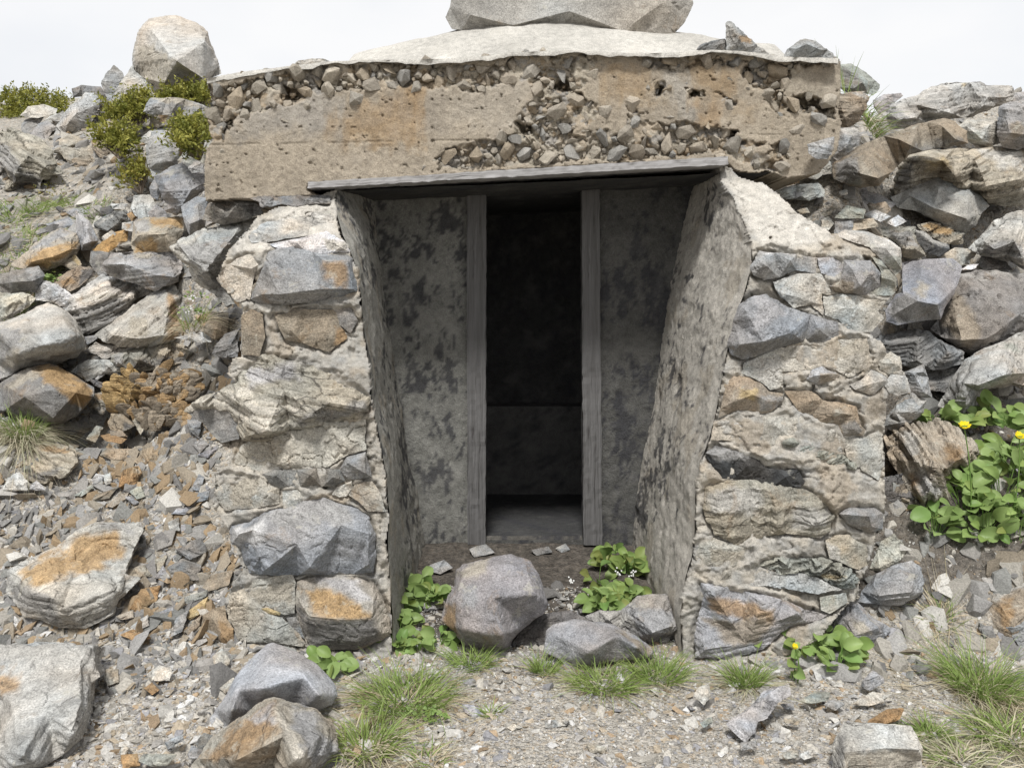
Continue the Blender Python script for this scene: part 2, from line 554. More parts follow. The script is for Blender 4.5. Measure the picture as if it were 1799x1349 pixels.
def R(fr, name, label, col, outline, inner=None, patch=None, t=0.7, Y=None, dy=0.0, ang=None, stra=1.0, group=None, parent=None,
      surf=None, bulge=0.22, rough=1.0, cat=None, fine=4.4, lone=False, sm=0):
    """a stone: traced outline, its own distance, facets pushed forward of it, a body behind it"""
    idx = len(ROCKS)
    rg = np.random.default_rng(1000 + idx)
    O = np.array(pts(fr, outline))[:, :2]
    A = 0.5 * np.sum(O[:, 0] * np.roll(O[:, 1], -1) - np.roll(O[:, 0], -1) * O[:, 1])
    if A < 0: O = O[::-1]
    A = abs(A)
    cpx = O.mean(0)
    if surf is None: O = cpx + (O - cpx) * 1.035
    ymax = O[:, 1].max(); ymin = O[:, 1].min()
    low = O[O[:, 1] > ymax - 0.25 * (ymax - ymin)].mean(0)
    if surf is None and Y is None:
        Y = hit(low[0], min(ymax - 0.06 * (ymax - ymin), 1500))[1] + dy
    if surf is not None:
        Y = float(surf(np.array([cpx[0]]), np.array([cpx[1]]))[0])
    mpp = Y / F
    s = math.sqrt(A) * mpp
    # densify the outline so its facets are irregular
    Oj = []
    for i in range(len(O)):
        a, b = O[i], O[(i + 1) % len(O)]
        Oj.append(a)
        L = np.hypot(*(b - a))
        if L > 26:
            k = int(L // 22)
            nrm = np.array([b[1] - a[1], a[0] - b[0]]) / L
            for q in range(1, k + 1):
                Oj.append(a + (b - a) * q / (k + 1) + nrm * rg.normal() * min(1.6, L * 0.014))
    O = np.array(Oj)

    def base(p):
        if surf is not None: return surf(p[:, 0], p[:, 1]) - 0.014
        return Y + t * (ymax - p[:, 1]) * mpp
    D = base(O)
    if inner is not None:
        In = np.array(pts(fr, inner))
        Ip = In[:, :2]; Id = base(Ip) + In[:, 2] * 0.01
    else:
        # a broken ridge between an upper face and a front face, as split schist shows
        c0 = O - cpx
        evals, evecs = np.linalg.eigh(c0.T @ c0)
        ax = evecs[:, 1] if abs(evecs[0, 1]) > 0.5 else np.array([1.0, 0.0])
        ax = ax * np.sign(ax[0] + 1e-9)
        u = c0 @ ax
        k = rg.integers(2, 4)
        fr_u = np.sort(rg.uniform(-0.30, 0.30, k)) + np.linspace(-0.28, 0.28, k)
        perp = np.array([-ax[1], ax[0]]) * np.sign(ax[0])
        v = c0 @ perp
        off_v = rg.uniform(-0.22, 0.16) * (v.max() - v.min())
        Ip = cpx + np.outer(fr_u * (u.max() - u.min()) * 0.8, ax) + np.outer(off_v + rg.normal(size=k) * 0.06 * (v.max() - v.min()), perp)
        Id = base(Ip) - bulge * s * (1.15 + 0.5 * rg.normal(size=k) * 0.5)
        if A * mpp * mpp > 0.006 and rg.random() < 0.7:
            q_ = cpx + ax * rg.uniform(-.25, .25) * (u.max() - u.min()) + perp * (v.min() * 0.55 + off_v * .3) * (1 if rg.random() < .5 else -1)
            Ip = np.concatenate([Ip, q_[None]]); Id = np.concatenate([Id, base(q_[None]) - bulge * s * rg.uniform(.4, .9)])
        ok_ = polydist(O, Ip[:, 0], Ip[:, 1]) > 0.04 * math.sqrt(A)
        if ok_.any(): Ip, Id = Ip[ok_], Id[ok_]
        else: Ip = cpx[None]; Id = base(Ip) - bulge * s
    n0 = len(O)
    all2 = [Vector(p) for p in O] + [Vector(p) for p in Ip]
    edges = [(i, (i + 1) % n0) for i in range(n0)]
    vo, eo, fo, ov, oe, of = delaunay_2d_cdt(all2, edges, [], 1, 1e-4)
    depth = np.concatenate([D, Id])
    px2 = np.array([list(v) for v in vo])
    dd = np.array([depth[o[0]] if o else Y for o in ov])
    V = at(px2[:, 0], px2[:, 1], dd)
    T = [list(f) for f in fo]
    rim = []
    mp = {}
    for k, o in enumerate(ov):
        for q in o: mp[q] = k
    rim = [mp[i] for i in range(n0)]
    # body behind the outline
    th = 0.75 * s if surf is None else max(0.05, 0.35 * s)
    cW = at(cpx[0], cpx[1], Y)
    V = list(V)
    b1, b2 = [], []
    for ring_, kk, sh in ((b1, 0.45, 0.06), (b2, 1.0, 0.40)):
        for i in range(n0):
            p = V[rim[i]]
            rd = (p - EYE) / np.linalg.norm(p - EYE)
            q = p + (cW - p) * np.array([sh, 0, sh]) + rd * th * kk + rg.normal(size=3) * 0.015 * s
            V.append(q); ring_.append(len(V) - 1)
    V.append(np.mean([V[i] for i in b2], 0) + np.array([0, 0.1 * th, 0])); ctr = len(V) - 1
    for i in range(n0):
        j = (i + 1) % n0
        for u, v in ((rim, b1), (b1, b2)):
            T.append([u[i], u[j], v[j]]); T.append([u[i], v[j], v[i]])
        T.append([b2[i], b2[j], ctr])
    bm = tri_mesh_refine(V, T, max(fine * mpp, s / 48))
    bmesh.ops.smooth_vert(bm, verts=bm.verts, factor=0.08, use_axis_x=True, use_axis_y=True, use_axis_z=True)
    for _ in range(sm):
        bmesh.ops.smooth_vert(bm, verts=bm.verts, factor=0.5, use_axis_x=True, use_axis_y=True, use_axis_z=True)
    bm.normal_update()
    P = np.array([v.co[:] for v in bm.verts]); Nn = np.array([v.normal[:] for v in bm.verts])
    ang_ = math.radians(ang if ang is not None else rg.uniform(-20, 20))
    n = np.array([math.sin(ang_), -0.25, math.cos(ang_)]); n /= np.linalg.norm(n)
    tx = np.array([math.cos(ang_), 0, -math.sin(ang_)]); ty = np.cross(n, tx)
    off = rg.random(3) * 50
    sc = np.stack([P @ tx, P @ ty, P @ n], -1) + off
    q = P / s + off
    lam = max(0.012, min(0.040, s * 0.085))
    u = (P @ n) / lam + 0.4 * fbm(q * 1.6, 3, idx) + off[0]
    fr_ = u - np.floor(u)
    lid = np.floor(u).astype(np.int64)
    stepn = _h(lid, lid * 0 + 3, lid * 0 + idx, 4) * 2 - 1
    prof = smooth(0, 0.25, fr_) * (1 - smooth(0.8, 1.0, fr_))
    disp = rough * s * (0.014 * fbm(q * 2.8, 4, idx, 0.55) + 0.008 * fbm(q * 11, 3, idx + 5, 0.6))
    disp = disp + max(stra - .35, 0.05) * lam * (0.34 * stepn + 0.30 * prof - 0.18)
    crack = np.abs(fbm(q * np.array([2.2, 2.2, 2.2]) + 9, 3, idx + 11))
    disp = disp - rough * 0.02 * s * (1 - smooth(0.0, 0.06, crack))
    P = P + Nn * np.clip(disp, -0.05 * s - 0.004, 0.06 * s + 0.003)[:, None]
    me = bpy.data.meshes.new(name)
    for v, p in zip(bm.verts, P): v.co = p
    for f_ in bm.faces: f_.smooth = True
    bm.to_mesh(me); bm.free()
    if sm == 0: me.set_sharp_from_angle(angle=math.radians(32))
    # colour of the stone; some patches paint in shaded faces and undersides
    base_c = np.array(C[col]) if isinstance(col, str) else np.array(col)
    base_c = base_c * (1 + rg.normal() * 0.05) * (1 + rg.normal(size=3) * 0.007)
    v1 = fbm(q * 1.8, 4, idx + 21)[:, None]
    c = base_c * (1 + 0.22 * v1) * (1 + np.array([0.10, 0.015, -0.075]) * fbm(q * 1.3 + 5, 3, idx + 31)[:, None])
    c = c * (1 + 0.10 * stepn * max(min(stra - .4, 1.3), 0))[:, None]
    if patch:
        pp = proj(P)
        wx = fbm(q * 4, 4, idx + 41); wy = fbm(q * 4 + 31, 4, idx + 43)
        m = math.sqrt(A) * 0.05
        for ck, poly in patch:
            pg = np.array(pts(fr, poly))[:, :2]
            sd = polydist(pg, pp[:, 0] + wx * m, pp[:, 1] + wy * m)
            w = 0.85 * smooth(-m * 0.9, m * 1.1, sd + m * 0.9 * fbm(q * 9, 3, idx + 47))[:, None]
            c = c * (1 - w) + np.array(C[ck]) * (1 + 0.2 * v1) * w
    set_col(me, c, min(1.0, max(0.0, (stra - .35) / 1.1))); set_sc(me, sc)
    org = np.array([P[:, 0].mean(), P[:, 1].mean(), P[:, 2].min()])
    o = link(name, me, M_ROCK, parent, org)
    if parent is None:
        tag(o, label, cat or name.replace('_', ' '), group)
    elif label:
        tag(o, label)
    ROCKS.append(o)
    return o


# ------------------------------------------------------------------ traced wall faces as relief grids
def relief(name, poly, depth, height, color, step, mat, parent, core_x, thick=0.5, shrink=0.25, warp=3.0, seed=0):
    poly = np.array(poly)
    x0, y0 = poly.min(0) - 6; x1, y1 = poly.max(0) + 6
    xs = np.arange(x0, x1, step); ys = np.arange(y0, y1, step)
    X, Y = np.meshgrid(xs, ys)
    ny, nx = X.shape
    Xc = X[:-1, :-1] + step / 2; Yc = Y[:-1, :-1] + step / 2
    wx = fbm2(Xc, Yc, 16, 4, seed + 1) * warp; wy = fbm2(Xc, Yc, 16, 4, seed + 2) * warp
    keep = inside(poly, Xc.ravel() + wx, Yc.ravel() + wy)
    x, y = X.ravel(), Y.ravel()
    D = depth(x, y)
    h = height(x, y)
    P = at(x, y, D - h)
    c = color(x, y)
    i = (np.arange(ny - 1)[:, None] * nx + np.arange(nx - 1)[None, :]).ravel()[keep]
    Fq = np.stack([i, i + nx, i + nx + 1, i + 1], -1)
    used = np.unique(Fq)
    rm = -np.ones(len(x), int); rm[used] = np.arange(len(used))
    Fq = rm[Fq]; P = P[used]; c = c[used]
    # close the body behind the face
    e = np.concatenate([Fq[:, [0, 1]], Fq[:, [1, 2]], Fq[:, [2, 3]], Fq[:, [3, 0]]])
    key = np.sort(e, 1)
    code = key[:, 0] * 10000000 + key[:, 1]
    un, inv, cnt = np.unique(code, return_inverse=True, return_counts=True)
    be = e[cnt[inv] == 1]
    bv = np.unique(be)
    n0 = len(P)
    B = P[bv].copy()
    rings = []
    rm2 = -np.ones(n0, int)
    allV = [P]; allC = [c]; Fs = [Fq]
    prev = np.arange(n0)
    n = n0
    for k in (0.06, 0.3, 1.0):
        Bk = B.copy()
        Bk[:, 1] += thick * k
        Bk[:, 0] += (core_x - Bk[:, 0]) * shrink * k
        Bk += 0.012 * fbm(Bk * 9, 3, seed + 5)[:, None] * (k < 1)
        m = -np.ones(n0, int); m[bv] = n + np.arange(len(bv))
        Fs.append(np.stack([prev[be[:, 1]], prev[be[:, 0]], m[be[:, 0]], m[be[:, 1]]], -1))
        allV.append(Bk); allC.append(c[bv]); n += len(bv); prev = m
    V = np.concatenate(allV); CC = np.concatenate(allC)
    me = mesh_np(name, V, Fs, True, CC, V)
    o = link(name, me, mat, parent)
    return o


def chip_templates(n, rg, flat, pts_=None):
    out = []
    for _ in range(n):
        bm = bmesh.new()
        k = rg.integers(9, 14) if pts_ is None else pts_
        for _ in range(k):
            v = rg.normal(size=3); v /= np.linalg.norm(v)
            v = v * rg.uniform(.75, 1.1) * np.array([1.0, rg.uniform(.55, .8), flat * rg.uniform(.7, 1.3)])
            bm.verts.new(v)
        r = bmesh.ops.convex_hull(bm, input=bm.verts[:])
        bmesh.ops.delete(bm, geom=[g for g in r['geom_interior'] if isinstance(g, bmesh.types.BMVert)], context='VERTS')
        bmesh.ops.triangulate(bm, faces=bm.faces[:])
        bm.verts.index_update()
        V = np.array([v.co[:] for v in bm.verts]); T = np.array([[v.index for v in f.verts] for f in bm.faces])
        bm.free()
        out.append((V, T))
    return out


# ------------------------------------------------------------------ the stone shelter
SHELTER = empty('stone_shelter', (0.0, 3.9, 0.0))
tag(SHELTER, 'small rubble stone and concrete mountain shelter with a dark open doorway', 'shelter')


def lerp_tab(v, tab):
    t = np.array(tab, float)
    return np.interp(v, t[:, 0], t[:, 1])


def WL(px, py):      # distance of the left wing wall's face
    px = np.asarray(px, float); py = np.asarray(py, float)
    d = lerp_tab(py, [(340, 4.10), (375, 3.95), (415, 3.78), (440, 3.70), (470, 3.66), (700, 3.58), (1000, 3.50), (1200, 3.42)])
    return d + 0.0009 * np.maximum(470 - px, 0) * smooth(380, 520, py)


def WR(px, py):
    px = np.asarray(px, float); py = np.asarray(py, float)
    d = lerp_tab(py, [(300, 4.12), (330, 4.02), (380, 3.83), (425, 3.68), (450, 3.64), (480, 3.62), (700, 3.56), (1000, 3.48), (1200, 3.40)])
    return d + 0.0009 * np.maximum(px - 1470, 0)


L_IN = [(590, 330), (588, 357), (592, 385), (600, 414), (613, 440), (624, 470), (632, 520), (638, 586), (647, 640), (652, 710), (665, 775), (676, 830), (682, 900),
        (679, 953), (683, 1013), (687, 1080), (688, 1158), (684, 1190)]
R_IN = [(1262, 292), (1268, 320), (1290, 350), (1308, 390), (1322, 425), (1322, 470), (1308, 520), (1291, 565), (1277, 630), (1270, 670), (1261, 720), (1247, 775), (1232, 815),
        (1224, 870), (1223, 930), (1218, 975), (1206, 1015), (1197, 1080), (1200, 1138), (1203, 1175)]
L_POLY = L_IN + [(560, 1200), (420, 1165), (396, 1120), (396, 1058), (410, 1022), (428, 1000), (410, 950), (402, 930), (385, 905), (373, 889), (378, 856),
                 (378, 833), (404, 818), (407, 789), (380, 775), (386, 742), (345, 722), (350, 705), (416, 673), (398, 658), (409, 633), (422, 629),
                 (425, 552), (427, 535), (413, 528), (392, 503), (380, 490), (398, 454), (404, 437), (433, 408), (455, 378), (489, 364), (522, 357), (560, 346)]
R_POLY = R_IN + [(1250, 1180), (1350, 1170), (1440, 1120), (1490, 1062), (1511, 1050), (1509, 1025), (1522, 1000), (1540, 940), (1551, 929), (1556, 873),
                 (1556, 856), (1553, 800), (1553, 745), (1560, 696), (1598, 689), (1584, 651), (1582, 627), (1560, 622), (1545, 600), (1529, 587), (1553, 558),
                 (1538, 536), (1560, 529), (1576, 509), (1571, 491), (1582, 473), (1580, 438), (1555, 420), (1507, 409), (1467, 414), (1444, 402), (1398, 371),
                 (1364, 338), (1338, 322), (1300, 312), (1282, 296)]


def mortar_h(seed):
    def f(x, y):
        n1 = fbm2(x, y, 85, 3, seed)
        n2 = fbm2(x, y * 1.5, 20, 4, seed + 7)
        n3 = fbm2(x, y, 6, 3, seed + 9)
        # smeared coats with broken edges
        q = fbm2(x, y * 1.4, 120, 5, seed + 3, 0.5)
        coat = smooth(-0.05, -0.01, q) * 0.014 + smooth(0.26, 0.30, q) * 0.012 + smooth(-0.40, -0.36, q) * 0.012
        crack = np.abs(fbm2(x * 0.8, y * 1.3, 75, 3, seed + 13))
        hole = smooth(0.85, 1.0, fbm2(x, y, 26, 3, seed + 17)) * 0.035
        return 0.022 * n1 + 0.004 * n2 + 0.0042 * n3 + coat - 0.012 * (1 - smooth(0, 0.025, crack)) - hole
    return f


def mortar_c(seed):
    def f(x, y):
        a = fbm2(x, y, 90, 4, seed + 31)[:, None]; b = fbm2(x, y * 1.3, 30, 4, seed + 33)[:, None]
        g = smooth(0.1, 0.5, fbm2(x, y, 55, 4, seed + 35))[:, None]
        c = np.array([.395, .37, .328]) * (1 + 0.18 * a + 0.16 * b) + np.array([0.02, 0.0, -0.025]) * b
        c = c * (1 - 0.5 * g) + np.array([.37, .355, .325]) * 0.5 * g
        br = smooth(0.35, 0.6, fbm2(x, y, 70, 4, seed + 37))[:, None]
        return c * (1 - 0.45 * br) + np.array([.32, .25, .17]) * 0.45 * br
    return f


MASON = []


def ML(fr, col, out, inner=None, patch=None, b=0.05, **k): MASON.append(('L', fr, col, out, inner, patch, b, k))


def MR(fr, col, out, inner=None, patch=None, b=0.05, **k): MASON.append(('R', fr, col, out, inner, patch, b, k))


# left wing
ML('b', 'blue', "630,880 700,680 760,510 850,480 970,460 1200,520 1400,520 1440,560 1490,830 1400,860 1100,910 880,930 700,910",
   "760,620,-5 900,530,-6 1200,570,-7 1400,590,-6 1440,800,-6 1180,800,-9 860,840,-8 720,840,-6", [('rust', "1200,600 1400,600 1400,800 1300,800"), ('grey', "680,860 1180,800 1400,830 900,940")])
ML('b', 'white', "780,450 1000,410 1090,380 1230,340 1370,430 1420,515 1200,525 970,465 850,478", "1000,440,-4 1200,430,-5 1340,470,-5", [('cream', "1200,400 1390,430 1400,500 1250,500")], stra=1.2)
ML('b', 'pale', "600,380 760,270 1000,230 1260,170 1290,280 1100,300 1080,370 840,420 640,440", "760,330,-3 1000,290,-3 1200,230,-3", stra=1.3)
ML('b', 'brown', "560,1000 640,960 730,1000 745,1180 700,1330 560,1320", None, None, 0.04)
ML('b', 'brown', "820,1010 1050,960 1300,960 1330,1080 1400,1180 1250,1300 1050,1230 900,1200", None, [('rust', "1300,1100 1420,1130 1400,1250 1300,1240")], 0.035)
ML('b', 'mid', "1300,960 1420,940 1480,1050 1420,1150 1330,1080", None, None, 0.04)
ML('c', 'tan', "112,550 160,495 340,420 520,330 620,200 720,100 1000,150 1300,250 1560,430 1580,540 1480,600 1200,635 940,690 720,780 560,790 530,640 460,520 250,530",
   "260,480,-9 520,430,-9 660,560,-11 900,350,-5 1250,480,-7 1500,520,-8 1100,580,-11 760,690,-12 600,740,-9",
   [('cream', "110,560 160,480 520,330 680,330 640,420 400,540"), ('mid', "940,690 1100,560 1560,470 1590,560 1200,640"), ('cream', "460,520 900,420 1100,560 700,690 520,640"), ('lilac', "620,220 1000,150 1040,300 620,340")], stra=1.3, ang=8)
ML('c', 'mid', "720,1050 820,1010 1240,1000 1340,1010 1380,1100 1290,1150 1100,1140 870,1165 780,1120", "830,1060,-5 1100,1050,-6 1280,1070,-5", None)
ML('c', 'blue', "1330,1010 1390,910 1540,870 1590,1070 1400,1090", "1400,960,-5 1530,920,-5 1540,1040,-5")
ML('c', 'mid', "130,560 250,530 460,520 530,640 540,770 400,800 330,740 250,640", "300,600,-1 430,600,1 450,720,0")
ML('c', 'mortar', "600,1230 720,1140 860,1150 860,1280 740,1300 660,1320", None, None, 0.05)
ML('c', 'pale', "880,1180 1000,1170 1060,1230 990,1320 890,1330", None, None, 0.05)
ML('c', 'cream', "1270,1210 1310,1150 1430,1100 1440,1150 1390,1220 1330,1230", None, None, 0.06)
ML('d', 'blue', "460,250 480,200 620,170 740,90 900,60 1050,0 1200,-25 1400,40 1560,120 1620,260 1620,440 1600,570 1300,575 1000,590 800,590 620,570 570,470 550,370 470,350",
   "540,260,-9 650,230,-10 700,450,-9 1000,170,-6 1350,190,-8 1560,260,-8 1560,500,-9 1100,520,-10 750,540,-9 1000,340,-10",
   [('white', "460,250 480,190 700,180 740,300 620,350 480,350"), ('grey', "700,100 1300,-20 1500,150 900,220")], ang=14)
ML('d', 'tan', "1000,640 1100,600 1440,600 1600,640 1690,800 1740,1040 1670,1100 1480,1180 1250,1180 1100,1150 1020,980 980,800",
   "1070,690,-5 1400,650,-5 1600,760,-7 1090,910,-9 1350,935,-10 1590,930,-9 1650,1030,-6 1250,1090,-5 1480,1110,-6 1030,820,-7",
   [('orange', "1040,680 1250,680 1420,760 1600,880 1580,935 1100,915"), ('dark', "985,820 1080,915 1350,940 1600,930 1680,1100 1480,1190 1100,1160"), ('lilac', "1100,600 1450,600 1600,800 1400,740")], ang=4)
ML('d', 'brown', "250,900 330,850 430,820 440,920 500,1010 500,1150 400,1150 260,1100", "330,930,-3 420,1080,-4", [('rust', "380,950 500,1010 500,1150 400,1140")], ang=80)
ML('d', 'yel', "715,850 760,840 870,880 860,905 780,890", None, None, 0.05)
ML('d', 'mid', "910,920 990,910 1030,1000 1060,1090 960,1010", None, None, 0.03)
ML('l', 'mid', "450,1210 560,1180 800,1185 1080,1190 1080,1250 960,1250 800,1270 700,1250 540,1290 520,1230", "600,1230,-4 900,1215,-4", None, stra=1.6)
ML('b', 'cream', "405,650 520,560 640,520 705,600 660,700 625,880 520,905 440,800 400,780 360,720", None, None, 0.05, rough=1.9)
ML('c', 'mortar', "545,820 900,715 1200,655 1540,615 1545,850 1390,895 1240,985 820,995 720,1035 500,970", None, [('tan', "560,800 900,720 900,980 520,960")], 0.03, rough=2.0)
ML('c', 'mortar', "355,1060 470,1050 705,1065 770,1130 860,1170 850,1270 650,1320 430,1330 345,1240", None, [('tan', "480,1060 700,1080 680,1300 480,1300")], 0.035, rough=1.8)
ML('d', 'mortar', "445,720 600,670 660,620 960,580 985,640 975,880 900,900 760,830 720,840 740,880 880,920 1020,1060 1080,1150 800,1125 520,1100 500,1000 445,880", None, [('tan', "600,700 960,640 950,820 700,800")], 0.035, rough=1.7)
ML('c', 'mortar', "1400,1210 1450,1130 1590,1100 1660,1200 1700,1345 1560,1340 1480,1260", None, None, 0.035, rough=1.6)
# right wing
MR('i', 'mortar', "570,345 900,220 1070,205 1200,200 1320,160 1540,150 1580,330 1560,380 1400,470 1330,430 1200,360 1100,400 880,415 870,540 780,560 700,495 545,430", None, [('tan', "1250,200 1540,160 1560,300 1300,300"), ('pale', "600,340 860,260 860,500 700,480")], 0.03, rough=1.6)
MR('i', 'mortar', "330,810 520,745 700,765 1000,750 1150,835 1315,865 1335,940 1350,1060 1240,1030 930,930 855,960 740,1060 560,1040 500,960 310,955", None, [('pale', "340,820 700,780 700,1040 500,950")], 0.03, rough=1.6)
MR('i', 'cream', "1345,945 1530,935 1640,870 1675,1000 1640,1280 1490,1190 1385,1090", None, None, 0.03, rough=1.5)
MR('j', 'tan', "255,290 260,60 430,20 700,30 1040,85 1180,160 1275,300 1255,430 1180,480 900,430 700,480 500,530 330,450", "350,150,-3 800,120,-4 1150,330,-4 850,400,-5 420,420,-4", [('pale', "280,100 700,60 700,300 300,280"), ('pale', "950,230 1240,260 1220,420 950,380")], 0.03, rough=1.3, stra=.9)
MR('j', 'mortar', "205,520 330,465 560,545 640,565 600,640 500,715 300,700 185,640", None, [('tan', "300,560 600,580 480,690 320,660")], 0.035, rough=1.8)
MR('j', 'pale', "215,745 400,715 560,700 700,705 830,755 1000,745 1180,795 1345,880 1160,915 900,870 500,835 300,815", None, [('mortar', "220,740 600,700 500,830 300,810")], 0.04, rough=2.0)
MR('j', 'tan', "1215,490 1300,445 1400,445 1540,530 1555,680 1480,720 1250,635", None, [('pale', "1220,500 1330,560 1340,650 1250,630")], 0.035, rough=1.6)
MR('e', 'pale', "705,965 900,905 1090,905 1170,1050 1095,1060 1115,1245 1010,1150 870,1175 765,1090", None, None, 0.03, rough=1.8)
MR('g', 'pale', "205,815 420,805 530,825 700,855 640,930 690,985 600,1095 400,1080 330,1000 225,960", None, [('tan', "260,805 440,810 420,840 280,835")], 0.035, rough=1.7)
MR('e', 'grey', "530,850 600,720 720,740 900,750 1060,780 1050,900 900,880 760,930 640,950 560,920", "640,830,-6 850,800,-6", [('white', "590,700 700,700 900,740 640,750")], rough=1.6)
MR('e', 'lilac', "1060,780 1180,770 1290,850 1200,940 1090,900", None, None, 0.04)
MR('e', 'grey', "1270,800 1480,795 1560,900 1560,1000 1430,1070 1200,1050 1150,1000 1250,930", "1330,860,-6 1480,900,-7 1400,1000,-8 1230,1010,-6", [('brown', "1150,960 1350,960 1350,1070 1180,1060"), ('blue', "1280,800 1500,800 1520,880 1300,900")], rough=1.3)
MR('e', 'green', "1480,760 1570,800 1680,930 1690,1030 1650,1080 1480,1070 1560,980 1560,880", None, None, 0.07, rough=1.5)
MR('e', 'pale', "1190,600 1280,560 1450,570 1640,640 1720,700 1730,870 1680,920 1590,820 1480,700 1300,640", "1400,610,-4 1600,700,-6 1680,800,-6", [('green', "1590,780 1730,760 1720,900 1680,920")])
MR('P', 'blue', "1284,580 1287,566 1298,533 1325,520 1347,516 1391,542 1440,558 1471,566 1473,589 1449,602 1413,600 1380,609 1345,620 1305,632 1285,624 1278,607",
   "1310,545,-7 1345,530,-8 1300,605,-7 1340,600,-11 1390,585,-9 1440,580,-5", [('mid', "1275,605 1340,600 1400,590 1475,575 1473,595 1380,612 1300,634"), ('lilac', "1325,525 1345,517 1380,550 1320,590")], ang=-35)
MR('i', 'brown', "420,440 540,440 700,500 770,570 880,590 880,650 780,740 700,750 620,720 500,730 370,780 400,640", "500,530,-4 640,600,-5 760,650,-4 480,660,-4", [('yel', "540,540 680,560 660,640 540,630"), ('grey', "680,600 880,600 860,700 700,740")], ang=-15)
MR('i', 'brown', "890,570 1100,570 1200,640 1380,670 1460,690 1490,830 1530,880 1510,920 1350,930 1320,850 1150,820 1110,760 1010,740", "1100,650,-3 1300,740,-5 1430,760,-5 1430,870,-5", [('mid', "1330,800 1490,820 1530,900 1350,930")], ang=-12)
MR('i', 'black', "260,1060 340,1000 560,1060 700,1120 740,1180 1000,1200 1050,1290 1020,1330 800,1320 560,1270 400,1260 330,1180", "360,1080,-4 600,1160,-4 900,1250,-4", [('grey', "260,1040 350,1000 560,1050 600,1100 360,1120")], rough=1.8, ang=-14)
MR('i', 'green', "870,970 940,940 1030,980 1250,1040 1380,1100 1475,1170 1460,1195 1300,1150 1050,1060 880,1020", "960,980,-4 1200,1070,-4 1400,1150,-4", None, stra=2.2, ang=-22)
MR('i', 'lilac', "1060,480 1100,410 1190,370 1240,410 1330,440 1290,490 1160,520", "1130,450,-4 1230,440,-4", [('brown', "1170,430 1340,430 1300,500 1160,520")])
MR('i', 'pale', "1400,520 1500,480 1580,400 1700,460 1720,500 1600,590 1560,600 1450,560", None, None, 0.06)
MR('j', 'grey', "1320,280 1400,230 1600,230 1670,280 1670,400 1560,430 1400,370", "1420,290,-6 1560,300,-8 1580,380,-5", None)
MR('j', 'green', "710,690 760,640 920,635 1200,640 1400,700 1480,800 1440,850 1340,860 1180,780 1000,740 850,740", "900,680,-4 1150,690,-5 1350,770,-5", [('yel', "1180,760 1380,770 1360,800 1200,780")], stra=2.6, ang=-13)
MR('I', 'lilac', "95,370 250,390 470,440 640,510 760,540 700,570 560,600 500,650 400,725 220,775 70,760 60,640 90,500",
   "150,420,-7 420,480,-9 600,530,-7 480,580,-4 330,690,-3 120,720,-5", [('rust', "140,460 280,450 480,520 480,600 280,560 150,520"), ('brown', "100,560 500,560 400,700 220,700"), ('blue', "90,370 260,390 400,430 250,440 100,440")], stra=.8, ang=-6)
MR('j', 'pale', "1170,940 1380,900 1390,980 1250,1070 1180,1040", None, [('green', "1170,940 1290,920 1300,1000 1190,1010")], 0.05)
MR('h', 'cream', "640,150 740,80 820,120 830,230 740,260 650,220", None, None, 0.08, rough=2.2)
MR('h', 'pale', "690,340 740,260 850,240 900,400 800,430 720,400", None, None, 0.06, rough=1.5)



def beds(side):
    polys = [np.array(pts(m[1], m[3]))[:, :2] for m in MASON if m[0] == side]

    def f(x, y):
        wx = fbm2(x, y, 13, 4, 71) * 4.5; wy = fbm2(x, y, 13, 4, 72) * 4.5
        d = np.full(len(x), -99.0)
        for q in polys:
            k = (x > q[:, 0].min() - 15) & (x < q[:, 0].max() + 15) & (y > q[:, 1].min() - 15) & (y < q[:, 1].max() + 15)
            if k.any(): d[k] = np.maximum(d[k], polydist(q, x[k] + wx[k], y[k] + wy[k]))
        return 0.026 * smooth(-9.0, 2.5, d)
    return f


bl_, br_ = beds('L'), beds('R')
hl_, hr_ = mortar_h(3), mortar_h(53)
cl_, cr_ = mortar_c(3), mortar_c(53)
L_CAP = np.array(pts('b', "470,420 760,240 1000,110 1290,110 1310,380 1100,400 840,470 560,560"))[:, :2]
R_CAP = np.array(pts('e', "290,150 640,180 900,380 1220,610 1100,690 600,690 480,470 390,260"))[:, :2]


def capped(cf, cap):
    def f(x, y):
        w = (0.8 * smooth(-5, 8, polydist(cap, x + 5 * fbm2(x, y, 15, 3, 81), y + 5 * fbm2(x, y, 15, 3, 82))))[:, None]
        return cf(x, y) * (1 - w) + np.array([.53, .50, .45]) * (1 + .16 * fbm2(x, y * 2, 12, 4, 83))[:, None] * w
    return f


wl = relief('wing_wall', L_POLY, WL, lambda x, y: hl_(x, y) - bl_(x, y), capped(cl_, L_CAP), 2.3, M_MORTAR, SHELTER, -0.95, 0.55, 0.25, 3.0, 3)
wr = relief('wing_wall', R_POLY, WR, lambda x, y: hr_(x, y) - br_(x, y), capped(cr_, R_CAP), 2.3, M_MORTAR, SHELTER, 1.0, 0.55, 0.25, 3.0, 53)
tag(wl, 'left rubble wing wall with jutting slab stones'); tag(wr, 'right rubble wing wall smeared with mortar')
for sd_, fr_m, col_m, out_m, in_m, pa_m, b_m, k_m in MASON:
    k_m.setdefault('stra', 0.55)
    R(fr_m, 'masonry_stone', None, col_m, out_m, in_m, pa_m, surf=WL if sd_ == 'L' else WR, parent=wl if sd_ == 'L' else wr, bulge=b_m * 3.4, **k_m)

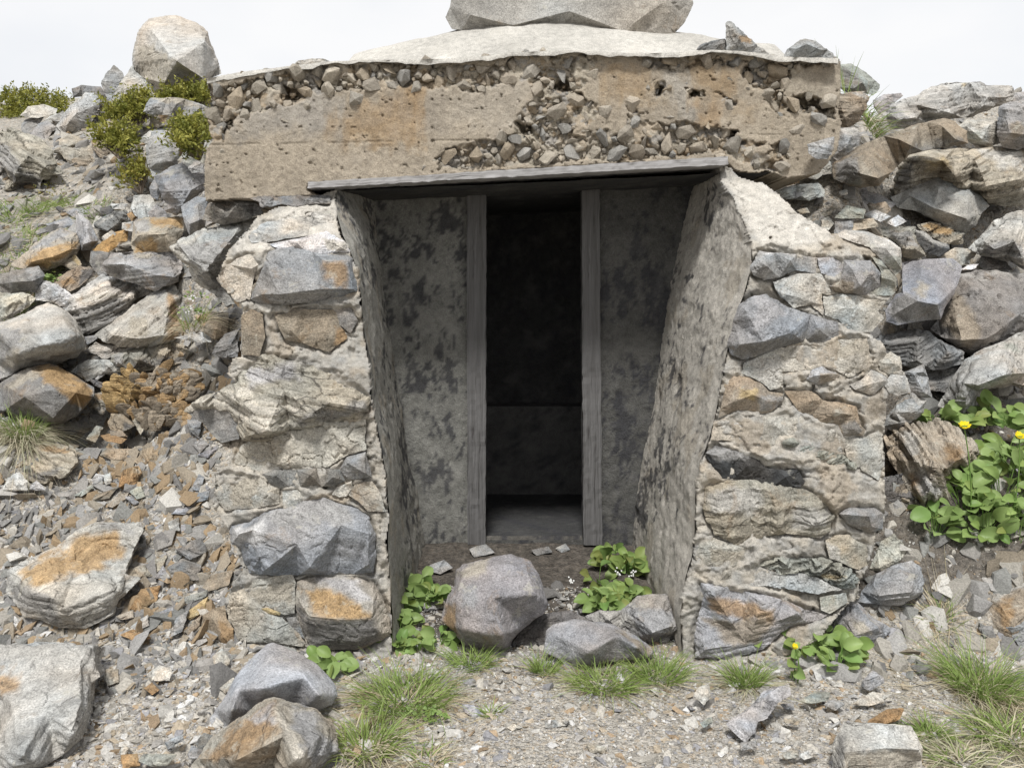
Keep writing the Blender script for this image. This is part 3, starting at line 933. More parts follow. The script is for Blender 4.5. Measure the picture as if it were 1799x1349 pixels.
# ------------------------------------------------------------------ roof slab with honeycombed concrete front
S_POLY = [(362, 140), (420, 128), (480, 121), (580, 110), (640, 107), (720, 106), (800, 104), (860, 99), (900, 93), (1000, 90), (1100, 95), (1190, 94), (1250, 89),
          (1300, 91), (1380, 101), (1475, 104), (1478, 140), (1472, 200), (1478, 215), (1472, 262), (1455, 285), (1440, 305), (1385, 312), (1350, 300), (1320, 304), (1295, 300), (1278, 284),
          (1100, 285), (850, 301), (640, 317), (540, 322), (538, 335), (556, 343), (440, 348), (362, 352), (358, 330), (362, 262), (375, 245), (366, 228), (365, 205), (375, 190)]
_hz = [('l', "95,300 220,335 420,290 600,245 760,215 1050,150 1250,155 1400,140 1560,180 1800,165 1800,330 1500,350 1150,360 950,380 820,460 640,480 480,540 340,580 290,640 240,760 90,740"),
       ('B', "0,350 130,345 350,325 500,350 680,335 850,350 900,285 1000,272 1280,290 1400,340 1300,430 1240,480 1390,600 1290,680 1500,700 1620,640 1800,650 1800,830 1300,850 900,880 500,900 490,830 620,760 720,740 900,700 920,620 1010,520 1000,440 860,440 700,500 600,460 480,470 300,440 0,460"),
       ('m', "0,560 100,600 160,760 330,700 480,690 640,740 900,740 900,850 1100,850 1000,950 1180,930 1250,950 1270,1060 1150,1100 1020,1080 780,930 650,960 0,980"),
       ('m', "200,370 310,370 310,490 240,500"), ('m', "480,430 620,450 620,510 480,520"), ('m', "640,450 760,460 870,540 840,580 760,520"),
       ('m', "920,250 1030,260 1040,350 1280,350 1290,400 1200,450 1000,420 930,340"), ('m', "1090,450 1180,440 1270,560 1240,650 1170,620"),
       ('m', "1290,490 1450,480 1620,540 1680,660 1540,680 1400,620 1290,620"), ('m', "170,240 420,225 460,260 400,300 250,280"),
       ('C', "330,330 420,320 560,370 560,440 470,470 380,430"), ('m', "150,175 460,170 700,200 940,205 1100,205 1280,235 1690,215 1690,245 1280,275 1090,245 930,235 800,245 600,240 440,290 170,280"), ('m', "1140,850 1280,870 1280,1000 1150,940")]
HOLLOW = [np.array(pts(f, s)) for f, s in _hz]
_dz = [('l', "690,300 940,380 900,400 820,455 700,450"), ('m', "1300,490 1450,490 1620,560 1580,640 1500,600 1380,600"), ('m', "240,400 300,430 280,490 240,480"),
       ('m', "500,450 600,460 580,510 500,510"), ('m', "810,740 890,760 870,850 810,850"), ('m', "1090,500 1160,560 1200,640 1170,620"), ('B', "920,640 1000,660 1010,700 960,740"),
       ('B', "1080,470 1180,410 1240,460 1200,500"), ('l', "1040,190 1090,220 1040,350 980,360"), ('m', "920,260 1000,270 1010,400 960,380"), ('l', "230,600 350,560 300,640 240,700")]
DEEP = [np.array(pts(f, s)) for f, s in _dz]


def slab_masks(x, y):
    wx = fbm2(x, y, 14, 4, 301) * 7; wy = fbm2(x, y, 14, 4, 302) * 7
    m = np.full(len(x), -1e3); d = np.full(len(x), -1e3)
    for p in HOLLOW: m = np.maximum(m, polydist(p, x + wx, y + wy))
    for p in DEEP: d = np.maximum(d, polydist(p, x + wx * .6, y + wy * .6))
    return m, d


_mc = {}


def _slab_fields(x, y):
    k = (len(x), float(x[0]), float(y[-1]))
    if k not in _mc:
        m, d = slab_masks(x, y)
        wx = fbm2(x, y, 10, 3, 311) * 4; wy = fbm2(x, y, 10, 3, 312) * 4
        a = worley(x + wx, y + wy, 27, 5, 1.25); b = worley(x + wx, y + wy, 12, 6, 1.15)
        _mc[k] = (m, d, a, b)
    return _mc[k]


def slab_d(x, y):
    return 4.09 + 0 * np.asarray(x, float) + 0.00004 * (np.asarray(x) - 900) + 0.00012 * (220 - np.asarray(y))


def slab_h(x, y):
    m, d, a, b = _slab_fields(x, y)
    flat = 0.004 * fbm2(x, y, 70, 3, 321) + 0.0022 * fbm2(x, y, 7, 3, 322)
    # board lines and small bug holes of the cast face
    flat = flat - 0.004 * (np.abs(y - (255 - 0.018 * (x - 360))) < 1.6) * (fbm2(x, y, 90, 2, 323) > -0.2)
    flat = flat - 0.010 * smooth(0.86, 0.98, fbm2(x, y, 8, 2, 324))
    ga, gb = a[1] - a[0], b[1] - b[0]
    sml = smooth(0.0, 0.3, gb)
    fill = smooth(0.0, 0.35, fbm2(x, y, 34, 4, 328))          # mortar still clinging between the stones
    rough_h = -0.046 + 0.036 * fill + 0.014 * sml * (1 - fill) + 0.012 * fbm2(x, y, 20, 4, 327) + 0.005 * fbm2(x, y, 6, 3, 325)
    w = smooth(-1.0, 3.5, m)
    h = flat * (1 - w) + rough_h * w
    return h - 0.075 * smooth(-1, 5, d) * (1 - 0.6 * (b[0] < 0.3))


def slab_c(x, y):
    m, d, a, b = _slab_fields(x, y)
    n1 = fbm2(x, y, 120, 4, 331); n2 = fbm2(x * 2.2, y * 0.5, 60, 4, 332); n3 = fbm2(x, y, 20, 4, 333)
    c = np.array([.335, .288, .226]) * (1 + 0.16 * n1 + 0.10 * n3)[:, None]
    def stain(c, poly, col, soft, amt):
        sd = polydist(np.array(pts(*poly)), x + 34 * n2 + 26 * n1 + 10 * n3, y + 22 * n3 + 20 * n1)
        w = (smooth(-soft * 1.8, soft * 1.8, sd) * amt)[:, None]
        return c * (1 - w) + np.array(col) * (1 + 0.12 * n3)[:, None] * w
    gy = (.315, .29, .255)
    c = stain(c, ('l', "340,600 700,470 1180,370 1190,660 1050,720 700,660 340,680"), gy, 14, 0.85)
    c = stain(c, ('l', "1500,350 1640,350 1620,560 1540,600"), gy, 8, 0.7)
    c = stain(c, ('l', "1640,330 1790,320 1790,560 1690,600"), (.30, .21, .125), 10, 0.8)
    c = stain(c, ('l', "1200,620 1800,640 1800,760 1250,750"), (.34, .245, .145), 12, 0.75)
    c = stain(c, ('B', "300,460 450,460 430,740 0,740 0,600"), (.30, .215, .13), 14, 0.65)
    c = stain(c, ('B', "450,460 600,470 600,720 450,700"), (.29, .255, .21), 10, 0.7)
    c = stain(c, ('B', "620,500 1000,420 1000,560 900,700 620,680"), (.36, .32, .265), 14, 0.7)
    c = stain(c, ('B', "1380,370 1600,360 1620,480 1480,540 1400,540"), (.30, .22, .135), 10, 0.8)
    c = stain(c, ('m', "480,260 800,230 900,400 880,540 620,430 480,440"), (.305, .225, .14), 10, 0.85)
    c = stain(c, ('m', "430,530 780,500 840,640 760,760 400,680"), (.31, .225, .14), 12, 0.8)
    c = stain(c, ('m', "950,560 1060,560 1060,680 960,680"), (.33, .255, .17), 10, 0.7)
    c = stain(c, ('m', "300,320 460,320 440,600 380,640 310,560"), (.35, .325, .285), 10, 0.8)
    c = stain(c, ('m', "1030,360 1680,240 1690,420 1300,450"), (.32, .285, .23), 14, 0.6)
    w = smooth(-1, 3, m)[:, None]
    pal = np.array([[.37, .31, .235], [.34, .30, .245], [.40, .36, .29], [.27, .26, .245], [.34, .265, .18], [.37, .335, .275]])
    k = (np.where(a[2] > 0.45, a[2] * 37.7, b[2] * 53.1).astype(int)) % 6
    pc = pal[k] * (1 + 0.15 * n3)[:, None]
    c = c * (1 - 0.7 * w) + pc * 0.7 * w
    top = smooth(16, 4, y - np.interp(x, [p[0] for p in S_POLY[:16]], [p[1] for p in S_POLY[:16]]))[:, None]
    return c * (1 - 0.35 * top) + np.array([.36, .34, .30]) * 0.35 * top


slab = relief('roof_slab', S_POLY, slab_d, slab_h, slab_c, 1.9, M_CONC, SHELTER, 0.0, 1.9, 0.0, 1.5, 91)
tag(slab, 'thick concrete roof slab with honeycombed crumbling front')


# the coarse stones laid bare where the concrete has crumbled
def aggregate():
    rg = np.random.default_rng(41)
    tm = chip_templates(12, rg, .8, 22) + chip_templates(4, rg, .5)
    X = rg.uniform(358, 1476, 16000); Y = rg.uniform(88, 350, 16000)
    m, d = slab_masks(X, Y)
    k = ((m > 2.0) | ((m > -9) & (rg.random(16000) < .12)) | ((m > -30) & (rg.random(16000) < .02))) & (d < 2)
    k &= polydist(np.array(S_POLY), X, Y) > 7
    X, Y = X[k], Y[k]
    # thin them out so that they touch instead of piling up
    sz = np.clip(rg.lognormal(math.log(6.8), .52, len(X)), 3.2, 19)
    order = np.argsort(-sz)
    kept = []
    for i in order:
        if all((X[i] - X[q]) ** 2 + (Y[i] - Y[q]) ** 2 > (0.74 * (sz[i] + sz[q])) ** 2 for q in kept): kept.append(i)
        if len(kept) > 2000: break
    pal = np.array([[.345, .30, .24], [.33, .295, .245], [.375, .335, .275], [.31, .285, .245], [.34, .285, .215], [.355, .32, .265], [.27, .26, .24]])
    Vs, Ts, Cs = [], [], []
    n = 0
    for i in kept:
        V, T = tm[rg.integers(0, len(tm))]
        r = sz[i] * 4.09 / F
        q = rg.normal(size=(3, 3)); q, _ = np.linalg.qr(q)
        P = (V @ (q * np.array([1, 1, .8])).T) * r * 1.12
        dep = slab_d(X[i], Y[i]) + rg.uniform(.006, .040)
        Vs.append(P + at(X[i], Y[i], dep)); Ts.append(T + n); n += len(V)
        Cs.append(np.repeat((pal[rg.integers(0, len(pal))] * rg.uniform(.8, 1.15))[None], len(V), 0))
    V = np.concatenate(Vs)
    o = link('exposed_aggregate', mesh_np('exposed_aggregate', V, np.concatenate(Ts), False, np.concatenate(Cs), V), M_CONC, slab)
    o['kind'] = 'stuff'


aggregate()

# pale weathered screed on top, rising into a low mound
TX = np.linspace(362, 1474, 150)
EDGE = np.interp(TX, [p[0] for p in S_POLY[:16]], [p[1] for p in S_POLY[:16]])
TYs = np.concatenate([[4.074, 4.0745], np.linspace(4.078, 4.6, 16), np.linspace(4.65, 7.4, 50)])
front = at(TX, EDGE - 1.5 + 0.6 * fbm2(TX, 0 * TX, 14, 3, 87), 4.07 + 0 * TX)
_sil = np.array([(560, 112), (640, 104), (700, 90), (760, 78), (820, 66), (880, 56), (960, 53), (1010, 55), (1080, 66), (1150, 77), (1240, 87), (1330, 97), (1420, 108)], float)
_sw = at(_sil[:, 0], _sil[:, 1], 5.4 + 0 * _sil[:, 0])
SILX = _sw[:, 0]
SILZ = np.maximum(_sw[:, 2] - np.interp(SILX, front[:, 0] * 1.065, front[:, 2]) + 0.02 * 1.3, 0)
SILZ[0] = SILZ[-1] = 0
Vt = []
for Yk in TYs:
    u = (Yk - 4.085)
    P = front.copy(); P[:, 1] = Yk; P[:, 0] = front[:, 0] * (1 + 0.05 * u)
    xm = (P[:, 0] - 0.17)
    dome = np.interp(P[:, 0], SILX, SILZ) * np.exp(-(np.maximum(np.abs(Yk - 5.4) - 0.15, 0) / 0.9) ** 2)
    left_dip = -0.03 * u * smooth(0.3, -1.2, P[:, 0])
    P[:, 2] += dome * smooth(0, 1.15, u) + left_dip - 0.02 * u - 0.06 * max(0, u - 2.0) ** 2
    P[:, 2] += 0.006 * fbm(P * 7, 4, 77) * smooth(0, 0.05, u)
    if Yk < 4.0742: P[:, 2] -= 0.016 + 0.012 * fbm(P * 11, 4, 88)
    if Yk < 4.0747: P[:, 1] += 0.008 * fbm(P * 11, 3, 89)
    Vt.append(P)
Vt = np.concatenate(Vt)
nx = len(TX); ny = len(TYs)
ii = (np.arange(ny - 1)[:, None] * nx + np.arange(nx - 1)[None, :]).ravel()
ct = np.array([.47, .45, .41]) * (1 + 0.14 * fbm(Vt * 3, 4, 78) + 0.1 * fbm(Vt * 14, 3, 79))[:, None]
tp = link('roof_top', mesh_np('roof_top', Vt, np.stack([ii, ii + 1, ii + 1 + nx, ii + nx], -1), True, ct, Vt), M_MORTAR, SHELTER)

# ------------------------------------------------------------------ plastered passage
YB = 4.6
LB = [(652, 318), (672, 500), (702, 700), (728, 850), (752, 1000), (758, 1020)]
RB = [(1228, 290), (1186, 450), (1150, 700), (1122, 850), (1108, 990), (1106, 1012)]


def mould(x, y, seed, amt=0.0):
    q = fbm2(x * 1.5, y * 0.75, 75, 6, seed, 0.66)
    r = fbm2(x * 1.2, y * 0.7, 18, 4, seed + 3, 0.65)
    return np.clip(0.85 * smooth(0.16, 0.33, q * 0.75 + r * 0.42 + amt) + 0.3 * smooth(-0.1, 0.6, r + q * .4 + amt), 0, 1)


def passage(name, INL, BK, depthf, seed, base):
    nv, nu = 210, 72
    py = np.linspace(INL[0][1], INL[-1][1], nv)
    ia = np.array(INL, float)
    px = np.interp(py, ia[:, 1], ia[:, 0])
    sg = 1 if px.mean() < 900 else -1
    A = at(px + sg * (2.4 + 0.9 * fbm2(px, py, 14, 3, seed + 40)), py, depthf(px, py) - 0.012)
    ba = np.array(BK, float)
    s = (py - py[0]) / (py[-1] - py[0])
    by = ba[0, 1] + s * (ba[-1, 1] - ba[0, 1])
    bx = np.interp(by, ba[:, 1], ba[:, 0])
    B = at(bx, by, YB + 0 * bx)
    u = np.linspace(0, 1, nu)[None, :, None]
    P = A[:, None] * (1 - u) + B[:, None] * u
    # the ragged front edge dies out into an even surface
    P = P.reshape(-1, 3)
    sy = P[:, 1] * 600; sz = P[:, 2] * 600
    h = 0.008 * fbm2(sy, sz, 120, 3, seed) + 0.003 * fbm2(sy, sz, 22, 4, seed + 1) + 0.003 * fbm2(sy, sz, 8, 3, seed + 2)
    h = h - 0.007 * smooth(0.55, 0.7, fbm2(sy * .7, sz * 0.5, 45, 4, seed + 4))
    uu = np.tile(np.linspace(0, 1, nu), nv)
    sgn = 1 if P[:, 0].mean() < 0 else -1
    P[:, 0] += sgn * h * smooth(0, 0.08, uu)
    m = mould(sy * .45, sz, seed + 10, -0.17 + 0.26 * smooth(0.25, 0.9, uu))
    c = np.array(base) * (1 + 0.16 * fbm2(sy, sz, 60, 4, seed + 20) + 0.12 * fbm2(sy, sz, 12, 3, seed + 21))[:, None]
    wr_ = smooth(0.3, 0.5, fbm2(sy, sz, 80, 4, seed + 22))[:, None]
    c = c * (1 - 0.4 * wr_) + np.array([.34, .29, .22]) * 0.4 * wr_
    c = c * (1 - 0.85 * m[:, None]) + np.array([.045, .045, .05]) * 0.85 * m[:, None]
    ii = (np.arange(nv - 1)[:, None] * nu + np.arange(nu - 1)[None, :]).ravel()
    Fq = np.stack([ii, ii + nu, ii + nu + 1, ii + 1], -1)
    return link(name, mesh_np(name, P, Fq, True, c, P), M_PLASTER, SHELTER)


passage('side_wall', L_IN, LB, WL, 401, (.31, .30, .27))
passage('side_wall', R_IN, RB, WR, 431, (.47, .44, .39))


def plane_grid(name, P00, P10, P01, P11, n, m, mat, cf, amp=0.006, seed=0, nrm=(0, -1, 0), parent=SHELTER, mask=None):
    u = np.linspace(0, 1, n)[None, :, None]; v = np.linspace(0, 1, m)[:, None, None]
    P00, P10, P01, P11 = [np.array(p, float) for p in (P00, P10, P01, P11)]
    P = (P00 * (1 - u) + P10 * u) * (1 - v) + (P01 * (1 - u) + P11 * u) * v
    P = P.reshape(-1, 3)
    P = P + np.array(nrm) * (amp * (fbm(P * 5, 3, seed) + 0.6 * fbm(P * 22, 3, seed + 1)))[:, None]
    ii = (np.arange(m - 1)[:, None] * n + np.arange(n - 1)[None, :]).ravel()
    Fq = np.stack([ii, ii + 1, ii + 1 + n, ii + n], -1)
    if mask is not None:
        cen = P[Fq].mean(1)
        Fq = Fq[mask(cen)]
    return link(name, mesh_np(name, P, Fq, True, cf(P), P), mat, parent)


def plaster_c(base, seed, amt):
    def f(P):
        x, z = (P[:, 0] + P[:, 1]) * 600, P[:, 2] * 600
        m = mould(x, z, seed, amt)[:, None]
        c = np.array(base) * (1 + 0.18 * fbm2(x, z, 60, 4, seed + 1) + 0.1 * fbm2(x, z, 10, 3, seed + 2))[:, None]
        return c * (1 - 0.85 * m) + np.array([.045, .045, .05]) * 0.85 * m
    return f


dl = at(836, 600, YB)[0]; dr = at(1040, 600, YB)[0]
zt, zb = 2.03, 0.10
mk = lambda c: ~((c[:, 0] > dl) & (c[:, 0] < dr) & (c[:, 2] < 1.99) & (c[:, 2] > 0.14))
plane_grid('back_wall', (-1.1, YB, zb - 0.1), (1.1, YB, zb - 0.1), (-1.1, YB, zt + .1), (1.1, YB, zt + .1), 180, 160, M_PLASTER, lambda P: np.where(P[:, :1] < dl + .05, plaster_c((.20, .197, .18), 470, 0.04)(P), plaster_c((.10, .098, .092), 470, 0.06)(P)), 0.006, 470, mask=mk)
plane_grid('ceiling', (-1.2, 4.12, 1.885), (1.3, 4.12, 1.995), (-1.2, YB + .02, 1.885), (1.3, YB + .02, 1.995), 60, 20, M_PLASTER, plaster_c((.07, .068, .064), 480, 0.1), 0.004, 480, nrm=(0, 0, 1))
# the dark room
room = empty('inner_room', (0, 5.2, 0)); room.parent = SHELTER; room.location = np.array([0, 5.2, 0]) - world_of(SHELTER)
x0, x1, y0, y1, z0, z1 = -1.05, 1.05, YB + 0.03, 5.78, 0.135, 2.05
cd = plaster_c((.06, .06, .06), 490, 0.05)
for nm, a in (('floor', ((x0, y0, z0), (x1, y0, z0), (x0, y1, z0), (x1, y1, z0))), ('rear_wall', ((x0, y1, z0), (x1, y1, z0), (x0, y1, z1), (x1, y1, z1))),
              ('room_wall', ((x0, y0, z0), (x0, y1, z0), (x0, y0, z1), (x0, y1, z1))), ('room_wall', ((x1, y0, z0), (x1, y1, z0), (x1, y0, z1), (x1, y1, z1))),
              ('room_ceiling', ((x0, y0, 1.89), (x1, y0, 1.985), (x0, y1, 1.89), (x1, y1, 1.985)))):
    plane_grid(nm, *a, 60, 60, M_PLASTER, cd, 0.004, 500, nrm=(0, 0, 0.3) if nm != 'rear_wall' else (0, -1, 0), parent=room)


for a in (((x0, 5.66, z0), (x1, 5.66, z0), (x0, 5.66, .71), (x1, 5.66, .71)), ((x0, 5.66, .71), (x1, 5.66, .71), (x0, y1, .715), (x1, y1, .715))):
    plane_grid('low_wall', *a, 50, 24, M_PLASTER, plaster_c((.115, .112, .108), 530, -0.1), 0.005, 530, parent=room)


# ------------------------------------------------------------------ timber
def beam(name, parent, cs, seed, n=60, wear=0.003, axis=None, mat=None):
    """a board given by 4 corners of its front face (bl, br, tr, tl) and a thickness vector; long axis along bl->tl or bl->br"""
    bl, br, tr, tl, th = [np.array(q, float) for q in cs]
    V = []; SC = []
    k = 7
    long_v = axis == 'v'
    for i in range(n + 1):
        s = i / n
        if long_v: a, b = bl + (tl - bl) * s, br + (tr - br) * s
        else: a, b = bl + (br - bl) * s, tl + (tr - tl) * s
        ring = [a + (b - a) * q / k for q in range(k + 1)] + [b + th * 0.5, b + th, (a + b) / 2 + th, a + th, a + th * 0.5]
        L = np.linalg.norm((tl - bl) if long_v else (br - bl))
        for q, p in enumerate(ring):
            V.append(p); SC.append((q * 0.017 + seed, 0.013 * (q % 3), s * L))
    V = np.array(V); SC = np.array(SC)
    r = k + 6
    V = V + np.array([1, 1, 1]) * (wear * fbm(V * np.array([30, 30, 30]), 3, seed))[:, None]
    edge = np.tile(np.isin(np.arange(r), (0, k)), n + 1)
    V[edge] += (V[~edge].mean(0) - V[edge]) * 0.0
    Fs = []
    for i in range(n):
        for q in range(r):
            a = i * r + q; b = i * r + (q + 1) % r
            Fs.append([a, b, b + r, a + r])
    caps = [[q for q in range(r)][::-1], [n * r + q for q in range(r)]]
    me = bpy.data.meshes.new(name)
    me.from_pydata([tuple(v) for v in V], [], Fs + caps)
    me.update(); set_sc(me, SC)
    bm = bmesh.new(); bm.from_mesh(me); bmesh.ops.recalc_face_normals(bm, faces=bm.faces); bm.to_mesh(me); bm.free()
    return link(name, me, mat or M_WOOD, parent)


df = empty('door_frame', (0, YB, 0)); df.parent = SHELTER; df.location = np.array([0, YB, 0]) - world_of(SHELTER)
YP = YB - 0.035
zl = at(837, 955, YP)[2]
for (a, b, c_, d_) in (((821, 957), (853, 957), (854, 300), (820, 300)), ((1025, 957), (1058, 957), (1053, 300), (1022, 300))):
    beam('door_post', df, (at(*a, YP), at(*b, YP), at(*c_, YP), at(*d_, YP), (0, 0.10, 0)), a[0] % 17, 70, 0.003, 'v', M_POST)
plane_grid('threshold', (dl, YB - .02, .02), (dr, YB - .02, .02), (dl, YB + .02, .15), (dr, YB + .02, .15), 40, 10, M_PLASTER, plaster_c((.12, .112, .10), 520, 0.1), 0.012, 520, parent=df)
bb = beam('lintel_board', SHELTER, (at(540, 331, 4.02), at(1280, 289, 4.02), at(1279, 275, 4.02), at(540, 320, 4.02), (0, 0.20, 0.0)), 9, 110, 0.0035, 'h')
tag(bb, 'weathered grey board under the roof slab')
# ------------------------------------------------------------------ stones lying on the slopes, the roof and the ground
GL, GR, GT, GF, GS = 'rocks on the left slope', 'rocks on the right slope', 'stones on the roof', 'rocks on the ground before the doorway', 'shards in the scree left of the shelter'
# ---- on the roof
R('B', 'boulder', 'large grey boulder perched on top of the roof slab', (.345, .33, .31), "565,90 590,40 600,-60 640,-200 900,-330 1300,-340 1640,-180 1810,-60 1830,20 1790,110 1690,235 1610,222 1500,200 1420,185 1340,168 1200,175 1000,172 825,168 700,160 600,152",
  "680,80,-8 1200,60,-12 1700,10,-9 1480,165,-7 900,135,-10 1200,-180,4", None, t=0.15, Y=5.05, group=GT, rough=.7, ang=5, stra=.3)
R('C', 'stone', 'small dark flat stone on the roof edge beside the upright pointed one', 'mid', "75,262 95,240 150,215 210,205 235,225 246,266 150,275", None, None, t=0.3, Y=4.55, group=GT)
R('C', 'stone', 'upright pointed stone with an orange spot on the roof edge', 'grey', "232,270 228,200 229,130 240,118 262,125 290,150 350,205 390,240 450,285 340,290", "262,160,-4 300,210,-6 330,250,-6", [('rust', "295,190 350,190 370,230 310,225")], t=0.2, Y=4.5, group=GT)
R('C', 'stone', 'rounded grey stone at the right end of the roof edge', 'grey', "530,300 560,255 590,230 615,212 640,204 670,210 700,225 760,262 810,305 670,310", "600,260,-4 650,235,-6 720,262,-6", None, t=0.3, Y=4.5, group=GT)
R('l', 'stone', 'thin flat stone at the left end of the roof edge', 'pale', "800,155 830,120 930,110 1030,112 1075,132 1060,158 930,165", None, None, t=0.3, Y=4.4, group=GT)
# ---- left slope, crest
R('A', 'boulder', 'tall pale pointed boulder standing on the left skyline', (.41, .39, .35), "705,290 720,225 740,160 790,110 880,95 930,95 1040,130 1085,170 1105,240 1140,310 1158,385 1100,410 1060,470 850,490 760,430 705,370",
  "800,165,-34 905,305,-80 930,322,-80 865,440,-62 1075,225,-52 1065,410,-52 900,120,-18", [('tan', "705,230 800,250 910,310 860,460 760,420 705,370")], t=0.35, Y=7.4, group=GL, rough=.8, stra=.7)  # tan patch paints the shade of the left face into the colour
R('A', 'rock', 'pale slab leaning against the foot of the tall pointed boulder', 'pale', "590,525 640,430 700,345 705,370 760,420 850,480 780,500 700,500 640,535", None, None, t=0.5, Y=7.2, group=GL)
R('A', 'rock', 'small pointed grey rock left of the tall boulder on the skyline', 'grey', "532,440 560,390 600,348 640,378 652,410 620,490 580,540 550,490", None, None, t=0.4, Y=7.5, group=GL)
R('A', 'rock', 'dark rock in front of the skyline beside the green mat of shrubs', 'mid', "382,470 430,450 530,458 560,500 585,555 530,550 480,500 388,510", None, None, t=0.4, Y=7.7, group=GL)
R('A', 'stone_slab', 'long pale leaning slab with rounded top below the skyline', 'pale', "335,600 400,535 450,492 500,498 528,540 512,590 470,660 400,705 290,730 297,670", "450,520,-8 400,600,-14 350,660,-14 490,560,-6", [('mid', "520,540 530,580 470,665 400,705 440,620")], t=0.5, group=GL, ang=40)
R('A', 'rock', 'flat pale rock right under the far left shrub', 'pale', "106,612 150,563 230,553 302,575 290,600 200,622", None, None, group=GL, Y=7.6)
R('A', 'rock', 'blocky grey rock below the flat pale one on the far left', 'grey', "110,660 130,635 180,615 232,618 200,660 170,705 118,712", None, None, group=GL)
R('A', 'rock', 'small leaning grey rock at the foot of the long pale slab', 'grey', "158,712 210,648 250,638 292,670 240,745", None, None, group=GL)
R('A', 'stone', 'flat grey stone left of the long pale slab', 'pale', "230,635 290,600 342,608 320,652 270,652", None, None, group=GL)
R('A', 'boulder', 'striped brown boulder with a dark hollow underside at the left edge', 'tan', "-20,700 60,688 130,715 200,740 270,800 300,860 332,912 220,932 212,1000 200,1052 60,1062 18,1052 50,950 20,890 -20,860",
  "20,760,-10 95,880,-22 150,820,-16 240,880,-14 75,960,-10 190,945,-2 130,1000,10 40,720,0", [('grey', "-20,760 30,750 110,890 60,940 20,890 -20,870"), ('dark', "90,885 220,935 205,1055 55,1065")], t=0.7, ang=20, stra=1.6, group=GL)  # grey left facet and dark hollow are shade painted into the colour
R('A', 'rock', 'thin pale shale slab above the gravel path on the left slope', 'tan', "298,742 370,708 452,740 400,772 320,784", None, None, group=GL, ang=12)
R('A', 'rock', 'brown flaky rock below the lower left shrub', 'brown', "478,745 560,728 622,770 602,832 540,842 498,790", None, None, group=GL, ang=25, stra=1.6)
R('A', 'rock', 'layered tan rock lying along the gravel path', 'tan', "278,800 330,768 400,788 480,768 503,830 400,850 378,872 330,822", None, None, group=GL, ang=10, stra=1.6)
R('A', 'rock', 'low brown rock at the upper end of the gravel path', 'brown', "376,842 470,818 522,850 440,892 398,882", None, None, group=GL, stra=1.4)
R('A', 'stone_slab', 'dark flat slab between the shrubs beside the roof corner', 'grey', "762,590 775,545 800,518 930,513 1020,540 1100,572 1115,592 1000,612 900,604 810,604", "820,560,-8 930,550,-12 1040,580,-8", [('tan', "790,515 940,510 1090,565 1000,560 880,545")], group=GL, Y=6.4)
R('A', 'rock', 'small brown tipped rock below the dark slab by the shrubs', 'cream', "787,664 798,610 850,576 912,608 907,648 830,674", None, [('rust', "840,590 890,600 870,650 840,640")], group=GL)
R('A', 'stone', 'little flat stone squeezed under the dark slab near the roof', 'pale', "908,622 950,603 992,630 950,652", None, None, group=GL)
R('A', 'rock', 'rounded tall grey rock left of the roof corner', 'grey', "772,770 800,700 860,690 920,740 942,800 932,875 850,905 805,925 775,850", "820,760,-8 880,760,-10 900,850,-10 820,860,-8", [('mid', "870,800 935,800 930,870 860,880")], t=0.5, group=GL)
R('A', 'stone_slab', 'flat pale slab lying on the rounded grey rock', 'pale', "735,735 790,690 880,676 965,710 870,724 780,765", None, None, t=0.9, group=GL, dy=-0.12)
R('A', 'rock', 'dark grey-green wedge touching the left end of the roof slab', 'green', "938,845 985,780 1090,738 1118,752 1092,800 1070,872 1000,862", None, [('pale', "985,785 1090,738 1115,750 1030,785")], group=GL)
R('A', 'rock', 'small grey stone under the dark wedge by the roof slab', 'grey', "988,885 1030,848 1075,868 1072,912 1010,908", None, None, group=GL, Y=4.6)
R('A', 'boulder', 'blue-grey angular boulder against the left end of the roof slab', 'blue', "818,930 900,882 960,868 1020,908 1080,920 1078,1000 1000,1072 930,1135 870,1105 840,1000", "850,925,-8 960,905,-12 1010,1000,-18 960,1080,-14 880,1010,-18", [('grey', "820,925 960,868 1020,905 880,930")], t=0.6, group=GL)
R('A', 'stone', 'narrow upright stone left of the blue-grey boulder', 'blue', "788,985 820,928 846,990 832,1055 795,1035", None, None, t=0.5, group=GL)
R('A', 'rock', 'pale striped block below the blue-grey boulder', 'pale', "688,1100 708,1035 790,1028 822,1080 782,1142 730,1152", None, None, t=0.6, group=GL, ang=75)
R('A', 'rock', 'bluish wedge under the blue-grey boulder', 'blue', "778,1125 820,1078 872,1112 884,1146 800,1150", None, None, group=GL)
R('A', 'stone_slab', 'smooth blue-grey slab leaning under the left end of the roof', 'blue', "955,1090 1040,1038 1092,1048 1088,1140 1115,1172 1040,1215 1000,1235 972,1170", "1040,1080,-5 1050,1160,-8 1000,1180,-6", None, t=0.7, group=GL, Y=4.45, stra=.5)
R('A', 'rock', 'dark lens shaped rock wedged below the roof slab', 'mid', "1072,1155 1100,1078 1170,1045 1300,1045 1372,1090 1382,1122 1280,1165 1180,1180", "1130,1080,-7 1250,1075,-8 1200,1140,-7", [('grey', "1250,1045 1375,1090 1375,1120 1310,1100")], Y=4.12, t=.4, group=GL)
